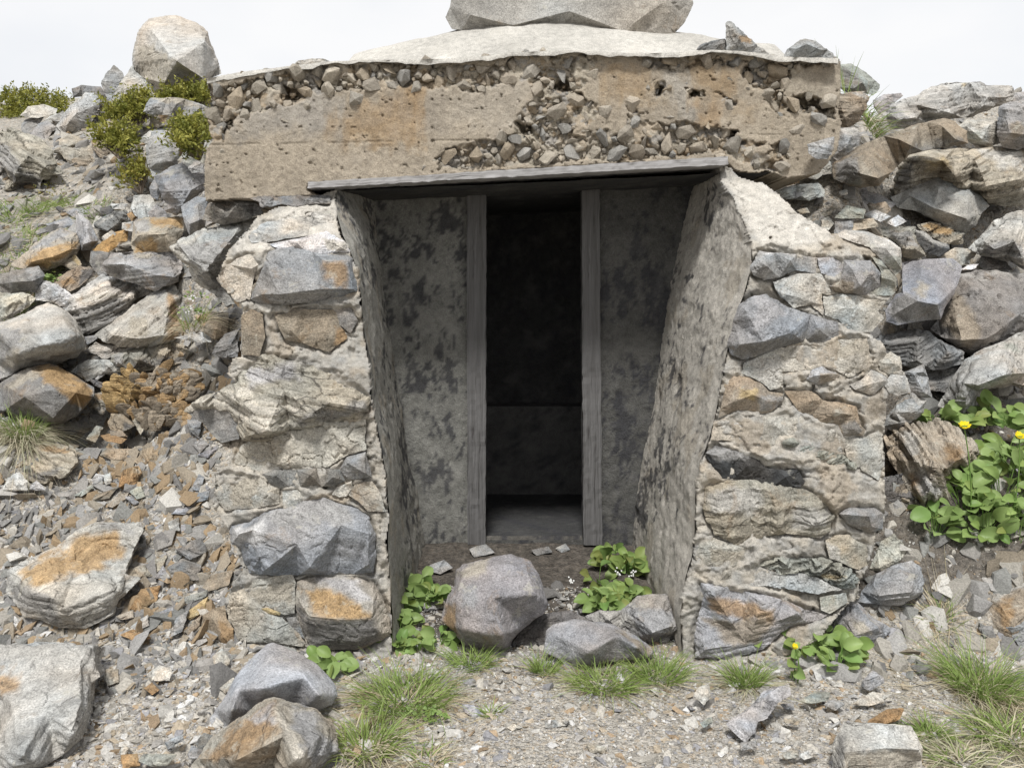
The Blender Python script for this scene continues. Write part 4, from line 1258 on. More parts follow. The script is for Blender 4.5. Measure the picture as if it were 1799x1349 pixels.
# ---- left slope, middle
R('a', 'boulder', 'orange-topped boulder beneath the slab at the head of the left rubble', 'tan', "1055,225 1150,188 1400,188 1452,198 1442,290 1382,455 1250,462 1070,472 1038,400 1058,300", "1100,330,-14 1300,320,-16 1360,420,-14", [('orange', "1180,190 1440,190 1440,270 1200,250"), ('orange', "1080,380 1200,340 1260,400 1230,480 1060,470"), ('grey', "1050,225 1170,200 1180,300 1060,310")], t=0.8, group=GL, stra=.7)
R('a', 'boulder', 'big grey slab with a dark underside in the middle of the left rubble', 'grey', "818,570 870,508 880,468 1050,468 1382,458 1434,560 1404,690 1352,715 1220,765 1000,690 850,625", "860,560,-14 1000,560,-12 1200,640,-14 1380,660,-12 1330,500,2 1000,490,4", [('mid', "818,570 860,560 1000,600 1220,720 1210,770 1000,695 850,640"), ('tan', "1050,470 1200,460 1260,500 1080,520")], t=0.9, group=GL, ang=-8)  # darker patch along the lower edge paints in the underside's shade
R('a', 'rock', 'dark smooth block left of the big grey slab', 'mid', "708,545 722,460 790,455 870,470 840,520 818,565 845,640 780,645", None, None, t=0.6, group=GL)
R('a', 'rock', 'orange strip of rock above the dark smooth block', 'orange', "728,445 800,385 900,310 1012,280 1002,370 860,462 760,464", None, [('grey', "930,400 1020,380 1030,450 900,470")], t=0.9, group=GL)
R('a', 'rock', 'pale block with rusty tip above the orange strip', 'pale', "966,235 1050,218 1056,300 968,285", None, [('rust', "990,240 1030,240 1030,280 1000,280")], group=GL)
R('a', 'rock', 'dark layered rock above the orange strip', 'mid', "748,240 820,185 900,148 1003,138 1003,200 940,252 850,292 755,265", None, [('pale', "760,240 900,160 900,180 780,255")], group=GL, ang=25, stra=1.8)
R('a', 'rock', 'black stone by the small grass patch on the left slope', 'dark', "786,115 860,98 905,130 852,172 798,162", None, None, group=GL)
R('a', 'stone', 'thin pale stone above the dark layered rock', 'pale', "878,85 1022,78 985,122 890,124", None, None, group=GL)
R('a', 'stone', 'small orange stone beside the pale striped block', 'rust', "1005,165 1080,128 1104,180 1042,224", None, None, group=GL)
R('a', 'stone', 'small cream stone next to the post-like stone', 'cream', "800,350 830,330 880,288 924,320 830,385", None, None, group=GL)
R('a', 'rock', 'upright pale post-like stone with a dark foot', 'lilac', "598,130 625,165 702,220 742,300 775,372 702,445 648,445 608,320", "640,230,-5 690,300,-8 720,380,-8 660,400,-8", [('mid', "640,420 770,370 760,400 700,450 645,450")], t=0.4, group=GL, ang=60)
R('a', 'stone_slab', 'blue-grey flat slab left of the post-like stone', 'blue', "356,242 540,188 602,240 604,302 520,284 420,272", None, None, t=1.0, group=GL)
R('a', 'stone', 'bluish flat stone behind the post-like stone', 'blue', "526,150 600,118 696,128 694,182 610,204", None, None, t=1.0, group=GL)
R('a', 'boulder', 'boulder with bright orange band at the left among the grass', 'tan', "96,565 180,490 260,420 400,310 480,278 600,318 622,440 572,500 500,560 380,605 200,594", "330,420,-10 560,360,-10 420,500,-16 250,540,-12 560,440,-12", [('orange', "190,545 330,430 620,390 610,440 480,520 360,595 200,560"), ('blue', "230,440 480,280 600,320 480,370 300,440")], t=0.8, group=GL)
R('a', 'stone', 'brown chunk right under the orange-banded boulder', 'brown', "496,565 590,478 646,560 570,612", None, [('yel', "580,480 640,540 620,570 570,520")], group=GL)
R('a', 'rock', 'brown layered rock right of the green sprig on the left slope', 'brown', "425,695 500,638 630,578 742,588 744,652 612,742 558,772 455,722", None, [('dark', "640,600 745,590 740,650 620,740"), ('rust', "470,700 560,650 600,700 520,740")], group=GL, ang=-50, stra=1.5)
R('a', 'rock', 'dark block at the left edge below the orange-banded boulder', 'mid', "-20,645 100,615 200,588 300,578 352,650 282,775 0,788 -20,788", "200,620,-8 260,690,-10 100,700,-10", [('grey', "190,590 300,580 350,650 250,680")], t=0.5, group=GL)
R('a', 'rock', 'white and purple rock between the dark block and the layered ledge', 'white', "278,765 340,686 450,718 602,830 520,905 430,872 380,852 288,842", "350,720,-6 450,760,-8 500,840,-6", [('lilac', "420,720 600,830 540,840"), ('tan', "300,830 420,850 500,890 420,880")], group=GL, ang=-30)
R('a', 'rock', 'cream layered rock at the left edge', 'cream', "-20,790 220,788 282,832 182,932 60,1002 -20,992", "150,830,-5 200,880,-8 40,900,-9", [('mid', "170,880 250,850 180,935 60,1000 60,960")], group=GL, ang=-20, stra=1.8)
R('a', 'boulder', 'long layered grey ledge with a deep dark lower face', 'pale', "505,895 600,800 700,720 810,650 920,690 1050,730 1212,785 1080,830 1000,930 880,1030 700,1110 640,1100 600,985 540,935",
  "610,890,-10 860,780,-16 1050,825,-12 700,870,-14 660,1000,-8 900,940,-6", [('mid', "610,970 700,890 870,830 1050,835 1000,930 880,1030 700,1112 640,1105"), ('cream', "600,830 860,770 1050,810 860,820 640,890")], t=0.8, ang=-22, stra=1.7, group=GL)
R('a', 'rock', 'cream triangular rock with dark veins and a rusty stripe', 'cream', "768,1115 900,1010 1060,880 1210,790 1365,712 1410,780 1458,1030 1440,1120 1350,1170 1095,1222 960,1215 830,1170",
  "1000,1000,-10 1200,900,-14 1350,850,-12 1290,1120,-12 1100,1150,-14 900,1120,-10", [('rust', "1320,760 1390,790 1450,1050 1400,1160 1300,1170 1330,1000"), ('blue', "1230,790 1365,715 1370,760 1310,780 1250,830"), ('tan', "1020,980 1150,1000 1190,1130 1000,1150")], t=0.55, ang=-38, group=GL)
R('a', 'stone_slab', 'long tan slab with shaded underside below the cream triangular rock', 'tan', "885,1280 960,1250 1080,1222 1290,1180 1400,1140 1560,1240 1565,1265 1440,1330 1240,1370 1040,1400 930,1400 890,1330", "930,1330,-10 1100,1310,-12 1300,1285,-12 1500,1265,-10", [('dark', "1050,1330 1300,1290 1560,1265 1440,1335 1240,1375 1030,1405"), ('grey', "885,1270 960,1250 1000,1380 920,1400")], t=0.8, ang=-10, stra=1.6, group=GL)  # dark patch is the underside's shade put into the stone colour
R('D', 'stone', 'flat pale stone at the right end of the long tan slab', 'pale', "920,430 1060,402 1112,420 1112,452 1040,454", None, None, group=GL)
R('D', 'boulder', 'large smooth grey boulder at the left edge above the orange-sided rock', 'pale', "-30,350 0,345 60,335 160,290 250,250 300,268 345,295 392,340 440,430 442,480 400,530 250,575 120,598 -30,660",
  "-10,400,-22 110,375,-24 340,345,-18 400,420,-20 230,470,-30 90,520,-26 120,420,-30 400,490,-12", [('grey', "-30,360 110,380 130,600 -30,660"), ('mid', "90,560 250,530 440,470 400,535 250,580 100,610"), ('tan', "30,520 120,480 100,560 20,600")], t=0.6, group=GL, rough=1.1, stra=.6, sm=3)
R('D', 'boulder', 'slate boulder with a bright orange right side behind the straw tuft', 'mid', "-30,700 60,640 150,590 260,568 305,580 400,640 488,690 486,740 440,795 400,835 290,895 230,885 80,830 -30,800",
  "165,600,-10 290,700,-24 430,805,-14 230,650,-20 400,720,-18 130,740,-24 280,850,-18", [('orange', "165,590 260,568 310,580 490,690 486,745 430,800 290,705 215,640"), ('tan', "0,690 150,590 220,600 200,640 40,720")], t=0.5, group=GL, stra=.5, rough=.8)
R('a', 'stone_slab', 'flat slab stack under the cream triangular rock', 'pale', "665,1245 760,1178 900,1198 1065,1222 960,1252 830,1308 740,1266", None, None, group=GL, stra=1.8, ang=-6)
R('a', 'stone', 'small wedge between the grey boulder and the veined rock', 'grey', "672,1135 760,1118 775,1142 690,1195", None, None, group=GL)
R('k', 'rock', 'grey rock under the left end of the long tan slab', 'pale', "555,145 620,100 700,58 880,58 985,100 935,182 800,165 690,225 600,165", "700,100,-6 860,110,-8 640,140,-5", None, group=GL)
R('k', 'stone', 'small white stone under the long tan slab', 'white', "722,170 770,118 832,168 762,215", None, None, group=GL)
R('k', 'stone', 'dark shale piece right of the orange-sided boulder', 'dark', "698,205 830,248 834,282 740,255", None, None, group=GL, ang=25, stra=1.8)
R('k', 'stone', 'layered brown stone at the tip of the orange-sided boulder', 'tan', "742,325 830,308 912,370 902,425 785,435", None, [('rust', "750,330 830,320 840,370 770,370")], group=GL, stra=2)
R('b', 'boulder', 'large pale boulder overhanging a dark gap against the left wing wall', 'pale', "5,475 60,430 250,340 400,300 560,268 720,225 640,360 500,480 450,560 440,620 350,700 400,780 505,905 440,920 300,800 190,730 150,610 80,570",
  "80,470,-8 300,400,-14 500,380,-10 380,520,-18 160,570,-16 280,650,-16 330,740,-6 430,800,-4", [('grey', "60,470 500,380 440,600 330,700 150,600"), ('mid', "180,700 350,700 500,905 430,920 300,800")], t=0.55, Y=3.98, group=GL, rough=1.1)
R('a', 'rock', 'shadowed rust-brown rock in the gap beside the left wing wall', 'brown', "1535,965 1650,938 1800,948 1795,1105 1700,1155 1600,1085", None, [('rust', "1540,980 1640,950 1620,1060")], t=0.4, group=GL)
R('b', 'rock', 'blue-grey layered rock at the outer edge of the left wing wall', 'blue', "325,1310 350,1240 430,1160 535,1120 525,1340 350,1330", None, None, t=0.5, group=GL, ang=-15, stra=1.6)
# ---- scree shards
def S(fr, label, col, out, name='stone', t=1.0, **k):
    return R(fr, name, label, col, out, None, k.pop('patch', None), t=t, group=k.pop('group', GS), bulge=k.pop('bulge', 0.2), dy=k.pop('dy', -.05), **k)
S('k', 'brown layered chunk below the rusty crumbled heap', 'brown', "846,555 880,488 960,486 1062,570 970,625 870,606", ang=20, stra=1.8, patch=[('dark', "980,540 1060,575 970,620")])
S('k', 'narrow grey-brown shard right of the brown layered chunk', 'tan', "1048,535 1080,506 1142,585 1112,645", t=.7)
S('k', 'grey-green flat stone left of the orange shards', 'green', "686,675 760,576 812,590 752,704")
S('k', 'long orange shard lying flat under the brown layered chunk', 'rust', "796,652 860,636 1002,680 960,714 830,694", ang=-12)
S('k', 'dull orange splinter above the long orange shard', 'brown', "866,612 960,616 1004,662 880,656", ang=-10)
S('k', 'dark brown strip of layered slate beside the pale wing wall rock', 'brown', "1076,855 1130,778 1370,676 1494,676 1484,742 1400,815 1250,875 1130,890", stra=2.4, ang=24, name='rock')
S('k', 'flat brown shard left of the layered slate strip', 'brown', "796,806 850,758 1062,766 1002,834 900,846", ang=8, stra=1.6)
S('k', 'layered slate outcrop with rusty top below the straw tuft', 'tan', "195,905 330,716 450,735 575,770 602,865 500,965 350,1015 188,985", name='rock', stra=2.6, ang=10, bulge=.1, patch=[('rust', "300,730 440,730 575,775 440,790 320,770"), ('mid', "190,960 500,900 350,1015")])
S('k', 'rusty egg-shaped stone standing among blue flakes', 'rust', "936,1055 980,928 1090,896 1114,950 1050,1056 970,1074", t=.6, stra=1.5, ang=60)
S('k', 'pale lilac flake left of the rusty egg-shaped stone', 'lilac', "726,1005 760,956 822,968 814,1054 750,1056", t=.6)
S('k', 'pale grey flake touching the rusty egg-shaped stone', 'pale', "820,965 870,948 884,1030 832,1044", t=.6)
S('k', 'white lumpy stone at the left edge below the straw tuft', 'white', "25,1085 60,988 150,946 214,1010 212,1085", t=.5, bulge=.25)
S('k', 'white triangular stone right of the white lumpy one', 'white', "206,1090 290,1008 364,1084", t=.5)
S('k', 'slim dark green flake below the pale lilac flake', 'green', "584,1125 720,1036 742,1072 640,1134")
S('k', 'curved rusty brown flake in the middle of the scree', 'brown', "716,1175 760,1118 870,1086 934,1056 862,1144")
S('k', 'grey brown flake pointing up right below the rusty egg stone', 'tan', "846,1206 920,1136 1024,1086 992,1154 890,1216")
S('k', 'round-cornered greenish flake right of the rusty egg stone', 'green', "1026,1092 1110,1056 1146,1132 1080,1156")
S('k', 'blue flake under the greenish round-cornered one', 'blue', "986,1142 1020,1126 1094,1180 1060,1196")
S('k', 'upright dark blue stone near the foot of the left wing wall', 'blue', "1516,1075 1570,954 1614,980 1572,1086", t=.5)
S('k', 'blue slate corner beside the left wing wall', 'blue', "1536,1184 1570,1106 1654,1086 1642,1154")
S('k', 'thin blue slate lying flat near the left wing wall', 'blue', "1352,1274 1400,1226 1544,1216 1460,1276")
S('k', 'grey slate triangle under the tip of the tan wing wall slab', 'blue', "1476,525 1594,536 1574,674 1500,614", t=.5)
S('k', 'grey round-shouldered stone by the tan wing wall slab', 'grey', "1526,725 1590,666 1644,720 1580,795", t=.6)
S('k', 'pale blue strip beside the left wing wall', 'blue', "1564,805 1700,736 1724,762 1640,825")
S('k', 'small grey splinter above the thin blue slate', 'grey', "1384,1204 1494,1166 1452,1224")
S('k', 'long brown-grey splinter low in the scree', 'brown', "934,1316 1060,1230 1144,1166 1132,1234 1000,1336", ang=30)
# ---- foreground left
R('G', 'stone_slab', 'large rust-stained slab lying in the scree left of the shelter', 'pale', "45,305 150,250 300,190 420,100 500,64 720,64 742,100 700,185 645,330 722,352 620,455 590,525 450,595 320,590 150,540 60,420",
  "100,340,-4 170,430,-14 300,455,-18 330,500,-16 600,410,-10 560,180,6 400,300,-4", [('orange', "100,300 300,190 420,130 640,110 660,250 420,330 250,370 140,380"), ('mid', "45,310 130,380 300,450 320,600 150,545 50,420"), ('grey', "480,64 720,64 740,100 560,110")], t=0.95, group=GF, ang=-8, dy=-.09)
R('G', 'stone_slab', 'big pale grey slab in the bottom left corner', 'pale', "-60,705 200,712 480,714 492,820 522,870 470,905 468,1070 430,1190 330,1275 230,1335 100,1360 -60,1370",
  "0,760,0 430,760,-4 430,1000,-14 250,1050,-12 60,1000,-8 380,1160,-12 120,1280,-16", [('rust', "-20,870 100,870 110,920 -20,960"), ('pale', "-60,705 480,714 480,830 200,800 -60,780")], t=1.25, group=GF, ang=-10, rough=.8, dy=-.06, sm=2)
R('G', 'boulder', 'smooth rounded light grey boulder in the left foreground', 'lilac', "1092,1112 1140,1040 1200,960 1240,870 1310,790 1400,702 1432,690 1560,740 1660,800 1750,900 1772,960 1740,1012 1640,1045 1400,1015 1300,1085 1160,1162 1130,1170",
  "1250,930,-14 1420,780,-8 1600,860,-14 1680,960,-16 1400,920,-20 1220,1040,-16", [('blue', "1092,1112 1200,960 1230,1000 1300,1085 1140,1170")], t=0.8, group=GF, stra=.4, rough=.55, sm=5)
R('G', 'boulder', 'rust and cream ridge-shaped boulder at the bottom edge', 'tan', "1030,1330 1060,1290 1120,1190 1300,1060 1400,1000 1440,988 1540,1010 1640,1040 1740,1120 1785,1250 1835,1350 1835,1420 1030,1420",
  "1445,1040,-12 1490,1180,-22 1560,1300,-26 1300,1150,-12 1250,1300,-18 1680,1180,-14", [('rust', "1060,1300 1300,1060 1440,990 1470,1150 1300,1230 1150,1330"), ('lilac', "1300,1080 1420,1010 1440,1100 1340,1120"), ('cream', "1450,1020 1500,1050 1640,1349 1560,1349 1470,1150"), ('blue', "1500,1010 1640,1040 1780,1240 1820,1349 1660,1349 1540,1130")], t=0.6, group=GF)
for lab, col, out in (
    ('square tan stone in the gravel left of the rounded boulder', 'tan', "548,872 560,828 622,828 624,892 570,908"), ('pale angular stone in the gravel above the square tan one', 'cream', "776,852 840,808 902,828 892,884 800,884"),
    ('curved tan flake at the right side of the rust-stained slab', 'tan', "636,322 700,295 762,278 772,322 700,354"), ('grey-brown flake next to the curved tan flake', 'tan', "766,334 790,258 882,228 852,292 800,334"),
    ('blue-grey wedge beside the curved tan flake', 'blue', "816,344 858,278 894,344"), ('dark smooth stone against the big grey wall stone', 'mid', "886,294 960,248 1054,280 1042,354 920,364"),
    ('dark brown blade below the big grey wall stone', 'brown', "1066,404 1100,338 1224,306 1202,384 1100,414"), ('rust-red flake below the dark smooth stone', 'rust', "686,505 740,406 844,386 822,464 740,514"),
    ('grey upright flake by the brown wall foot', 'grey', "896,656 930,556 994,516 962,624"), ('dark brown flake at the foot of the left wing wall', 'brown', "966,626 1064,536 1052,594 990,644"),
    ('tan brown flake above the dark brown one', 'yel', "966,545 1094,446 1082,514 1000,564"), ('rusty flat shard in the pale gravel', 'rust', "636,645 700,616 794,660 720,684"),
    ('pale slanted flake above the rusty flat shard', 'pale', "686,604 780,536 784,594 720,624"), ('tan pebble shard above the pale slanted flake', 'tan', "616,548 700,516 704,554 640,564"),
    ('bluish stone in the pale gravel', 'blue', "836,524 910,496 924,544 870,564"), ('thin grey slate under the dark smooth stone', 'green', "924,464 1094,406 1082,444 960,486"),
    ('white stone beneath the scree shards', 'pale', "884,54 940,26 944,94 898,94"), ('dark slate hollow stone left of the wall', 'mid', "924,196 1060,136 1094,204 1000,248"),
    ('pale blue stone left of the ridge-shaped boulder', 'blue', "866,1206 960,1172 964,1204 890,1240"), ('tan pebble near the bottom left slab', 'cream', "626,1264 650,1216 684,1240 650,1284"),
    ('round blue-grey pebble beside the ridge-shaped boulder', 'blue', "986,1274 1010,1226 1064,1250 1052,1294 1000,1294"), ('flat pale stone at the bottom edge', 'green', "736,1306 760,1276 924,1276 880,1324 800,1334"),
    ('dark pebble left of the ridge-shaped boulder', 'mid', "1036,1214 1070,1166 1124,1180 1112,1244 1050,1254"), ('pale blocky stone touching the rounded boulder', 'cream', "1156,924 1230,866 1244,904 1190,954"),
    ('flat tan flake above the rounded boulder', 'tan', "1196,824 1284,816 1240,864"), ('rusty pebble in the gravel between the slab and rounded boulder', 'rust', "756,924 800,892 844,930 800,960"),
    ('rust-brown block below the scree', 'rust', "640,1280 720,1275 735,1330 650,1345"), ('cream stone with a brown spot near the left wall foot', 'cream', "1120,760 1170,720 1210,780 1195,820 1130,815")):
    S('G', lab, col, out, group='stones in the gravel on the left', fine=4)
# ---- before and inside the doorway
R('H', 'boulder', 'speckled purple-grey boulder blocking the doorway passage', (.255, .243, .24), "525,565 545,500 562,440 600,390 610,310 640,280 780,245 890,232 990,260 1030,320 1050,390 1080,480 1050,530 960,600 890,680 852,755 780,730 640,690 590,620",
  "640,320,-8 800,270,-8 960,290,-10 1020,430,-16 850,650,-20 640,620,-16 600,450,-14 800,450,-22", [('rust', "525,560 560,480 600,540 620,640 580,610"), ('tan', "620,300 780,250 760,320 640,350"), ('blue', "620,380 720,380 700,500 630,480")], t=0.35, group=GF, rough=1.1, stra=.3, sm=3)
R('H', 'rock', 'dark rock sunk behind the speckled doorway boulder', 'dark', "880,700 930,650 1000,580 1060,540 1200,520 1275,560 1130,620 1085,745 960,775", None, None, t=0.8, group=GF, dy=0.1)
R('H', 'boulder', 'smooth blue-grey boulder in the grass right of the doorway boulder', 'blue', "1075,735 1085,620 1120,590 1220,562 1280,570 1420,590 1560,660 1650,725 1600,765 1400,785 1180,835 1165,780", "1130,640,-5 1280,610,-8 1450,650,-10 1560,710,-8 1300,730,-14", [('brown', "1440,600 1650,720 1600,760")], t=0.7, group=GF, stra=.4, rough=.6, sm=4)
R('H', 'rock', 'pale-topped angular rock against the right wing wall foot', 'grey', "1295,548 1360,520 1480,520 1560,450 1640,432 1720,440 1772,500 1795,600 1765,645 1690,685 1620,695 1550,655 1460,605 1370,595", "1540,530,-8 1680,500,-8 1740,600,-14 1640,630,-12 1400,560,-6", [('pale', "1295,548 1480,520 1560,610 1380,590"), ('blue', "1500,500 1760,520 1700,680 1560,600")], t=0.6, group=GF)
for lab, col, out, nm in (
    ('pale lilac stone on the bare earth before the doorway', 'lilac', "636,1010 700,1016 752,1068 702,1084 650,1052", 'stone'), ('flat pale chip on the path before the doorway', 'pale', "1072,1102 1200,1092 1182,1122 1080,1128", 'stone'),
    ('tan flat chip at the right of the path', 'tan', "1296,1225 1392,1238 1382,1264 1310,1258", 'stone'), ('small pale pebble on the path by the right tuft', 'pale', "1424,1012 1472,1028 1442,1050", 'stone'),
    ('small ochre chip on the path', 'cream', "876,1132 900,1112 954,1130 900,1148", 'stone'),
    ('plaster-grey stone on the passage floor by the left wall', 'grey', "446,300 470,276 540,250 584,290 520,322", 'stone'), ('small stone before the left door post', 'grey', "676,194 760,168 804,210 700,236", 'stone'),
    ('small rubble stone in the middle of the passage', 'mid', "1000,200 1090,180 1110,210 1030,225", 'stone'), ('rubble stone before the right door post', 'grey', "1130,190 1180,165 1200,195 1160,210", 'stone'),
    ('grey flat stone behind the round leaved plant', 'grey', "420,480 540,460 560,500 440,520", 'stone')):
    S('H', lab, col, out, nm, group='small stones before and inside the doorway', fine=4, dy=-.02)
# ---- right slope, upper part
R('f', 'rock', 'lichened slab behind the right end of the roof', 'green', "345,250 430,235 560,320 620,370 655,400 642,445 600,482 560,472 400,462 338,420", "420,300,-6 520,380,-8 450,430,-8", [('mid', "360,260 480,330 560,420 540,470 400,460 350,400")], t=0.4, Y=5.35, group=GR)
R('f', 'rock', 'brown rock wedged beside the right end of the roof slab', 'brown', "245,500 280,450 360,478 440,458 530,458 562,510 540,600 480,690 400,738 335,728 300,640", "330,520,-6 450,510,-8 480,600,-8 380,660,-8", [('pale', "430,460 540,460 560,510 480,490")], t=0.4, Y=4.85, group=GR)
R('f', 'rock', 'small grey-green rock left of the long skyline slab', 'grey', "605,525 690,482 820,468 837,490 762,542 722,605 650,626 612,585", None, None, t=0.5, Y=6.3, group=GR)
R('f', 'boulder', 'long grey slab-like boulder on the right skyline', 'pale', "695,655 760,548 860,510 950,482 1060,418 1180,382 1430,372 1500,408 1690,408 1714,480 1660,545 1500,605 1300,655 1150,675 950,695 880,745 780,755",
  "780,570,-6 950,560,-14 1200,480,-12 1500,500,-14 1650,500,-10 930,660,-18 1200,620,-18 1480,560,-14 800,680,-14", [('grey', "695,655 760,600 930,640 940,700 780,755"), ('yel', "1300,390 1330,385 1330,412 1305,412")], t=0.5, Y=5.9, group=GR, ang=-6, stra=1.3)
R('f', 'rock', 'small grey rock at the right edge of the skyline', 'grey', "1676,545 1720,468 1800,458 1860,470 1860,530 1704,550", None, None, t=0.5, Y=6.2, group=GR)
R('f', 'boulder', 'upright grey boulder at the right edge under the skyline', 'grey', "1595,600 1640,558 1720,530 1794,508 1900,520 1920,800 1860,905 1740,905 1620,885 1585,780", "1650,600,-10 1780,580,-14 1680,780,-16 1850,800,-16", [('brown', "1680,720 1780,700 1790,800 1700,820")], t=0.4, Y=5.4, group=GR)
R('f', 'rock', 'whitish rock sheltered under the long skyline slab', 'pale', "1262,742 1340,688 1480,673 1592,690 1604,860 1490,895 1400,875 1326,825", "1340,730,-8 1520,720,-10 1460,830,-12", [('green', "1300,780 1450,760 1450,850 1350,840")], t=0.5, Y=5.5, group=GR)
R('f', 'boulder', 'long smooth brown boulder leaning down towards the wing wall', 'brown', "296,1025 370,958 560,856 760,786 960,716 1150,676 1220,698 1324,770 1336,865 1150,895 900,935 805,1035 660,1185 520,1206 430,1196 306,1135",
  "400,1000,-12 560,920,-16 800,830,-14 1150,730,-10 900,880,-22 640,1140,-24 500,1100,-22 1250,830,-14", [('grey', "300,1020 480,960 510,1150 430,1195 310,1130"), ('tan', "500,960 540,960 590,1120 520,1150"), ('mid', "860,900 1150,860 1330,850 1150,900 900,940"), ('green', "420,1150 520,1150 510,1205 430,1195")], t=0.6, group=GR, ang=-18, stra=.6, rough=.8)
R('f', 'rock', 'small grey rock above the left tip of the brown boulder', 'grey', "286,865 340,748 450,738 512,800 482,875 320,995 286,965", "370,790,-5 440,800,-6 380,900,-8", [('pale', "340,750 450,738 510,800 440,790")], t=0.5, Y=4.55, group=GR)
R('f', 'rock', 'rounded stone under the right corner of the roof slab', 'grey', "86,875 140,858 290,816 284,920 242,985 150,985 98,945", None, None, t=0.3, Y=3.99, group=GR)
R('f', 'boulder', 'big brown and white streaked boulder at the right edge', 'tan', "776,1210 800,1050 856,962 1000,925 1160,928 1320,912 1470,896 1640,898 1850,900 1880,1320 1700,1350 1500,1345 1450,1250 1280,1205 1110,1155 950,1235 850,1300",
  "900,1000,-12 1150,1000,-18 1400,980,-16 1700,960,-14 1750,1150,-24 1500,1200,-20 1250,1120,-20 900,1150,-12", [('pale', "1400,900 1800,900 1800,1100 1600,1050"), ('yel', "960,1000 1150,980 1200,1050 1000,1060"), ('mid', "776,1200 800,1060 900,1040 930,1200 850,1300")], t=0.5, group=GR, ang=-10, stra=1.6, dy=0.0)
R('P', 'boulder', 'grey granite-like boulder in front of the streaked boulder', 'grey', "1568,348 1589,338 1613,325 1647,313 1667,320 1685,332 1698,329 1722,345 1735,362 1722,375 1711,397 1691,409 1667,400 1640,384 1613,371 1580,364",
  "1600,345,-7 1650,330,-9 1700,345,-8 1700,385,-14 1640,365,-12", None, t=0.6, group=GR, stra=.4)
R('e', 'stone', 'pale bluish oblong stone on the rubble above the right wing wall', 'pale', "746,265 800,232 900,208 1060,188 1114,240 1112,292 990,324 880,312 762,304", "820,260,-4 1000,230,-5 940,290,-5", [('blue', "880,260 950,260 940,310 880,310")], t=0.8, group=GR, stra=1.3)
R('f', 'stone', 'crumbly mortar lump beneath the right end of the roof', 'mortar', "-5,1045 60,1010 150,985 270,1008 304,1100 200,1112 150,1152 10,1112", None, None, t=0.6, group=GR, rough=2.2)
for lab, col, out in (
    ('dark triangular stone on the rubble below the brown boulder', 'blue', "1354,302 1420,238 1560,278 1684,352 1640,384 1480,342"), ('grey pyramid stone in the rubble above the wing wall', 'green', "1196,464 1290,366 1364,464"),
    ('squat grey block under the pyramid stone', 'grey', "1196,590 1206,480 1344,478 1334,574"), ('flat brown grey slab right of the squat block', 'tan', "1336,492 1500,468 1544,532 1340,564"),
    ('dark green wedge right of the pyramid stone', 'green', "1296,368 1440,398 1424,464 1360,462"), ('white flaky stone in the rubble above the wing wall', 'white', "1424,440 1520,398 1644,452 1560,494"),
    ('small white stone at the right of the rubble', 'white', "1606,504 1700,438 1764,490 1680,534"), ('brown crumbly stone under the triangular stone', 'brown', "1476,364 1600,336 1644,402 1600,444"),
    ('tan pebble at the outer edge of the wing wall top', 'tan', "896,404 980,386 1004,422 930,434"), ('pale lump at the outer edge of the wing wall', 'cream', "1086,484 1140,446 1194,502 1150,554 1100,544"),
    ('orange stone on the ledge under the roof slab', 'rust', "720,190 760,155 900,150 920,185 800,215"), ('thin grey slab on the ledge under the roof slab', 'grey', "420,150 620,130 640,175 480,170"),
    ('slim brown shard leaning on the pyramid stone', 'tan', "1090,440 1180,370 1240,380 1130,445"), ('pale pebble by the oblong stone', 'pale', "1230,260 1290,240 1300,275 1250,290")):
    S('e', lab, col, out, group='rubble above the right wing wall', fine=4, t=.8)
R('g', 'rock', 'brown slab behind the right wing wall top', 'tan', "456,300 560,285 700,268 930,268 962,330 1004,440 1014,495 930,515 840,495 822,425 720,345 600,305", "620,290,0 900,300,-4 940,440,-12 860,440,-10", [('grey', "700,300 900,300 960,420 850,420")], t=0.7, group=GR, ang=-6, stra=1.3)
R('g', 'rock', 'orange layered rock beneath the granite-like boulder', 'tan', "955,252 1060,228 1200,268 1324,320 1304,384 1200,404 1100,364 1000,304", None, [('orange', "980,250 1060,230 1260,290 1200,330 1080,310")], t=0.8, group=GR, ang=-18, stra=2.2)
R('g', 'stone', 'dark green-edged flat stone standing on edge', 'dark', "936,292 1000,296 1080,366 1186,402 1206,440 1130,495 1020,465 956,374", "1000,330,-4 1080,400,-5 1150,430,-4", [('pale', "940,290 1000,295 1180,400 1200,420 1080,400 970,320")], t=0.5, group=GR, ang=-35, dy=-.08)
R('g', 'boulder', 'faceted blue-grey block with a paler upper face beside the right wing wall', 'blue', "838,552 1000,530 1230,518 1290,580 1284,660 1232,800 1162,900 1132,985 960,1005 800,1035 716,1005 706,920 786,800 832,782 838,700",
  "850,560,2 840,790,-10 950,850,-14 1110,880,-14 1260,600,0 960,985,-2 760,960,-4", [('mid', "706,920 836,788 950,852 1120,884 1132,990 800,1040"), ('tan', "950,700 1060,720 1000,840 920,800")], t=0.55, group=GR, stra=.4, rough=.6, dy=-.1)
R('g', 'boulder', 'dark pebbly conglomerate boulder with a brown stain', 'mid', "1226,810 1290,650 1400,625 1500,618 1700,630 1850,650 1860,1080 1700,1155 1480,1245 1400,1275 1280,1235 1150,1135 1055,1065 1130,990",
  "1320,680,-4 1500,660,-4 1750,680,-6 1780,950,-18 1500,1150,-18 1300,1160,-14 1250,950,-14 1500,850,-22", [('brown', "1250,780 1360,900 1460,1100 1380,1230 1250,1150 1130,1000"), ('pale', "1290,640 1700,620 1780,650 1500,660")], t=0.5, group=GR, rough=2.2, stra=.3)
R('g', 'stone', 'pale tan stone perched behind the faceted blue-grey block', 'cream', "1125,515 1180,468 1250,428 1360,438 1434,418 1404,500 1300,564 1240,522", None, None, t=0.7, group=GR)
